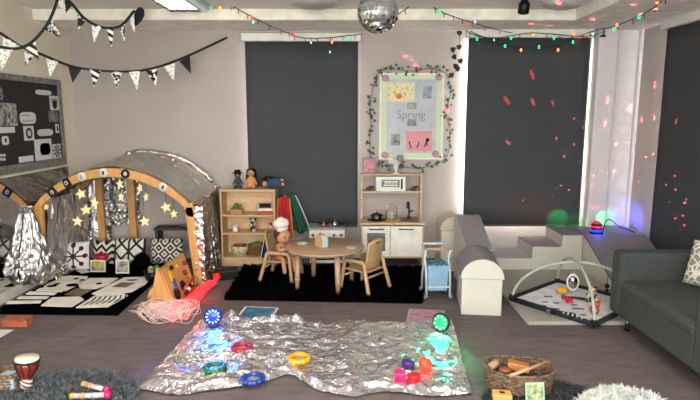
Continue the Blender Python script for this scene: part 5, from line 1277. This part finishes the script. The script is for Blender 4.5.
# painted sheets on floor
flat_sheet('painted_sheet', 'blue painted sheet on the floor behind the foil', 'painting', [(236, 318), (271, 320), (279, 308), (245, 306.5)], paper, inner=mat('blue_painting', '3E7F9C', .5, col2='1E4A72', scale=12))
flat_sheet('painted_sheet', 'pink painted sheet on the floor beside the green puck light', 'painting', [(406, 322), (438, 323), (445, 311), (409, 309)], mat('grey_card2', 'A7A3A0', .6), inner=mat('pink_painting', 'A83A62', .5, col2='9E9A9A', scale=16))

# ================= BOTTOM LEFT =================
def shag(name, label, c, r, thick, m_, n, h, w_, hole=None, cat='rug', lean=.7, zb=0):
    t = thing(name, label, cat, (c[0], c[1], zb)); mb = MB()
    K = 10
    if hole: prof = [(.001, .02), (hole, .025)]+[(hole+(r-hole)*(.5-.5*math.cos(PI*k/K)), .02+thick*math.sin(PI*k/K)) for k in range(1, K)]+[(r, .0)]
    else: prof = [(.001, thick*.8), (r*.7, thick), (r*.92, thick*.9), (r, thick*.45), (r*.97, .0)]
    mb.lathe(prof, seg=48)
    for i in range(n):
        a = random.uniform(0, 2*PI); rr = r*math.sqrt(random.random())*1.0
        if hole:
            q = (rr-hole)/(r-hole); z = .02+(thick*math.sin(PI*q**.6) if q > 0 else .0)
        else: z = thick*.85 if rr < r*.9 else thick*.45
        d = Vector((math.cos(a)*.5*(rr/r)**2, math.sin(a)*.5*(rr/r)**2, 1)).normalized()
        tuft(mb, Vector((rr*math.cos(a), rr*math.sin(a), z-.004)), h, w_, lean, d)
    mb.build('pile', m_, t); return t
shag('round_shaggy_rug', 'round grey shaggy rug at the bottom left', (-1.73, 2.93), .46, .035, mat('grey_pile', '62686C', .95, col2='3E4448', scale=22), 9000, .035, .006)
z0 = .055
p = at(28, 385, Z=z0)
t = thing('djembe_drum', 'small red brown djembe drum on the grey rug', 'drum', (p.x, p.y-.02, z0-.01), .3)
M = Matrix.Rotation(.1, 4, 'Y') @ Matrix.Diagonal((.82, .82, 1.2, 1))
MB().lathe([(.04, 0), (.04, .02), (.034, .05), (.036, .065), (.06, .09), (.075, .12), (.078, .155), (.001, .155)], M=M).build('body', mat('drum_wood', '66201A', .35, col2='8E3424', scale=14), t)
MB().lathe([(.079, .15), (.082, .155), (.08, .166), (.001, .168)], M=M).build('drum_head', mat('drum_skin', 'D6D4BC', .6), t)
mb = MB()
for k in range(10):
    w_ = 2*PI*k/10; mb.tube([M @ Vector((.083*math.cos(w_), .083*math.sin(w_), .158)), M @ Vector((.078*math.cos(w_+.15), .078*math.sin(w_+.15), .115)), M @ Vector((.045*math.cos(w_+.2), .045*math.sin(w_+.2), .07))], .0035, 5)
mb.tube([M @ Vector((.083*math.cos(2*PI*k/30), .083*math.sin(2*PI*k/30), .152)) for k in range(30)], .006, 6, closed=True); mb.build('rope', mat('black_rope', '1C1214', .8), t)
MB().lathe([(.041, .003), (.042, .03), (.036, .055)], M=M).build('striped_foot', mat('foot_stripe', 'D0C8C4', .7, col2='703A34', pattern='stripes', pscale=38), t)
for i, (a, b_, lb) in enumerate((((72, 396), (107, 395), 'pastel rainstick with pink cap lying in front'), ((84, 384), (106, 390), 'pastel rainstick with pink cap lying behind'))):
    A_ = at(*a, Z=z0+.022); B_ = at(*b_, Z=z0+.022); c = (A_+B_)/2
    t = thing('rainstick', lb, 'rainstick', tuple(c), 0, 'rainsticks on the grey rug')
    MB().tube([A_, B_], .016, 16).build('tube', mat('stick_pastel', 'C8C0B0', .4, col2='A87A9A', scale=30), t, True)
    d = (B_-A_).normalized()
    MB().tube([B_-d*.01, B_+d*.02], .021, 16).build('end_cap', mat('pink_cap', 'C82060', .35), t, True)
    MB().tube([A_-d*.01, A_+d*.012], .018, 16).build('end_cap', mat('yellow_cap', 'B8A040', .4), t, True)
    for k in (.3, .6): q = A_.lerp(B_, k); MB().tube([q-d*.006, q+d*.006], .018, 16).build('band', mat('band%d' % int(k*10), ['D0B030', '8AA0B8'][k > .5], .4), t, True)
t = thing('small_crate', 'wicker edged blue and white box at the bottom left corner', 'box', (at(-4, 396, Z=.05).x, 3.15, 0))
MB().box((0, 0, .06), (.12, .12, .12), bev=.01).build('box', mat('box_blue', 'A0B8C8', .6), t); mb = MB()
basketry(mb, .07, .07, .15, 8, 12); mb.build('weave', wick, t)

# ================= BOTTOM RIGHT =================
shag('round_shaggy_rug', 'dark grey shaggy rug beneath the wicker basket', (1.17, 2.88), .40, .02, mat('dark_grey_pile', '34383A', .95, col2='25282A', scale=14), 6000, .03, .006)
shag('pet_bed', 'white fluffy round cushion bed at the bottom right', (1.56, 2.79), .28, .085, mat('white_fluff', 'D3D6D2', .95, col2='BEC2BE', scale=20), 7000, .03, .007, hole=.13, cat='pet bed', zb=.02 if False else .0)
z0 = .035
p = at(519, 382, Z=z0+.04)
BK = Vector((p.x, p.y+.02, z0))
wk2 = mat('wicker_light', '7A6450', .85, col2='3C2C1E', scale=45, bump=.5)
t = thing('wicker_basket', 'oval wicker basket of wooden instruments', 'basket', tuple(BK), -.12)
mb = MB(); basketry(mb, .205, .135, .125, 11, 26, .005, .0075, .1); mb.build('weave', wk2, t)
MB().lathe([(.18, .002), (.18, .01), (.001, .01)], sy=.65).build('base', wk2, t)
mb = MB()
for k in range(26):
    w_ = 2*PI*k/26; x = .205*math.copysign(abs(math.cos(w_))**.8, math.cos(w_)); y = .135*math.copysign(abs(math.sin(w_))**.8, math.sin(w_)); mb.tube([(x*.9, y*.9, 0), (x, y, .13)], .0045, 5)
mb.tube([(.21*math.copysign(abs(math.cos(w_))**.8, math.cos(w_)), .14*math.copysign(abs(math.sin(w_))**.8, math.sin(w_)), .13+.012*abs(math.cos(w_))) for w_ in [2*PI*k/60 for k in range(60)]], .0085, 7, closed=True)
mb.build('stakes_and_rim', wk2, t)
wd = mat('instrument_wood', 'B87A40', .5, col2='A0652E', scale=4, stretch=(1, 8, 1))
t = thing('wooden_box', 'orange wooden box shaker in the wicker basket', 'instrument', (BK.x+.01, BK.y+.04, BK.z+.08), -.3); MB().box((0, 0, .035), (.13, .09, .045), rot=(-.15, .1, 0), bev=.005).build('box', wd, t); MB().box((-.055, -.005, .035), (.012, .085, .04), rot=(-.15, .1, 0), bev=.003).build('end_cap', woodt, t)
t = thing('castanet', 'round brown wooden castanet at the left in the basket', 'instrument', (BK.x-.085, BK.y-.01, BK.z+.085), 0); MB().lathe([(.001, 0), (.03, 0), (.042, .012), (.04, .022), (.001, .026)], M=Matrix.Rotation(.1, 4, 'X')).build('shell', mat('brown_wood', '8A5A30', .5), t); MB().lathe([(.001, .027), (.038, .027), (.04, .036), (.001, .042)]).build('shell', MATS['brown_wood'], t)
t = thing('wood_cylinder', 'pale wooden cylinder at the far left of the basket', 'instrument', (BK.x-.15, BK.y+.05, BK.z+.07), 0); MB().cyl((-.02, 0, .03), (.04, .03, .05), .025).build('cylinder', woodt, t)
t = thing('wooden_beater', 'long wooden beater stick laid across the wicker basket', 'instrument', (BK.x+.02, BK.y-.09, BK.z+.14), 0)
MB().tube([at(510, 376, Z=BK.z+.145), at(548, 361.5, Z=BK.z+.17)], [.012, .009], 10).build('stick', woodt, t, True)
t = thing('picture_card', 'green framed photo card leaning on the wicker basket', 'card', (BK.x+.05, BK.y-.175, z0), .05)
M = Matrix.Rotation(-.25, 4, 'X')
MB().box((0, .0, .055), (.115, .004, .105), M=M).build('card', mat('card_green', '9AB8A0', .6), t); MB().box((0, -.003, .055), (.095, .002, .085), M=M).build('picture', mat('card_pic', 'C8C890', .5, col2='4A6A50', scale=30), t)
t = thing('wood_block', 'light wooden block instrument in front of the basket', 'instrument', (at(501, 396, Z=.06).x, 2.98, z0), -.15); MB().box((0, 0, .03), (.11, .08, .055), bev=.008).build('block', mat('block_wood', 'D09A58', .5), t); MB().box((.0, 0, .058), (.03, .02, .004), bev=.001).build('slot_shade', inkm, t)  # slot is a solid black bar, its shade put into the colour

# ================= CAMERA =================
cam = bpy.data.cameras.new('camera'); co = bpy.data.objects.new('camera', cam); C.objects.link(co)
co.location = (0, 0, EYE); co.rotation_euler = (PI/2-PITCH, 0, 0); cam.sensor_width = 36; cam.lens = 36*FOC/700; cam.clip_start = .05
S.camera = co
S.view_settings.view_transform = 'Standard'; S.view_settings.look = 'None'; S.view_settings.exposure = .08; S.view_settings.gamma = 1; S.view_settings.use_curve_mapping = False
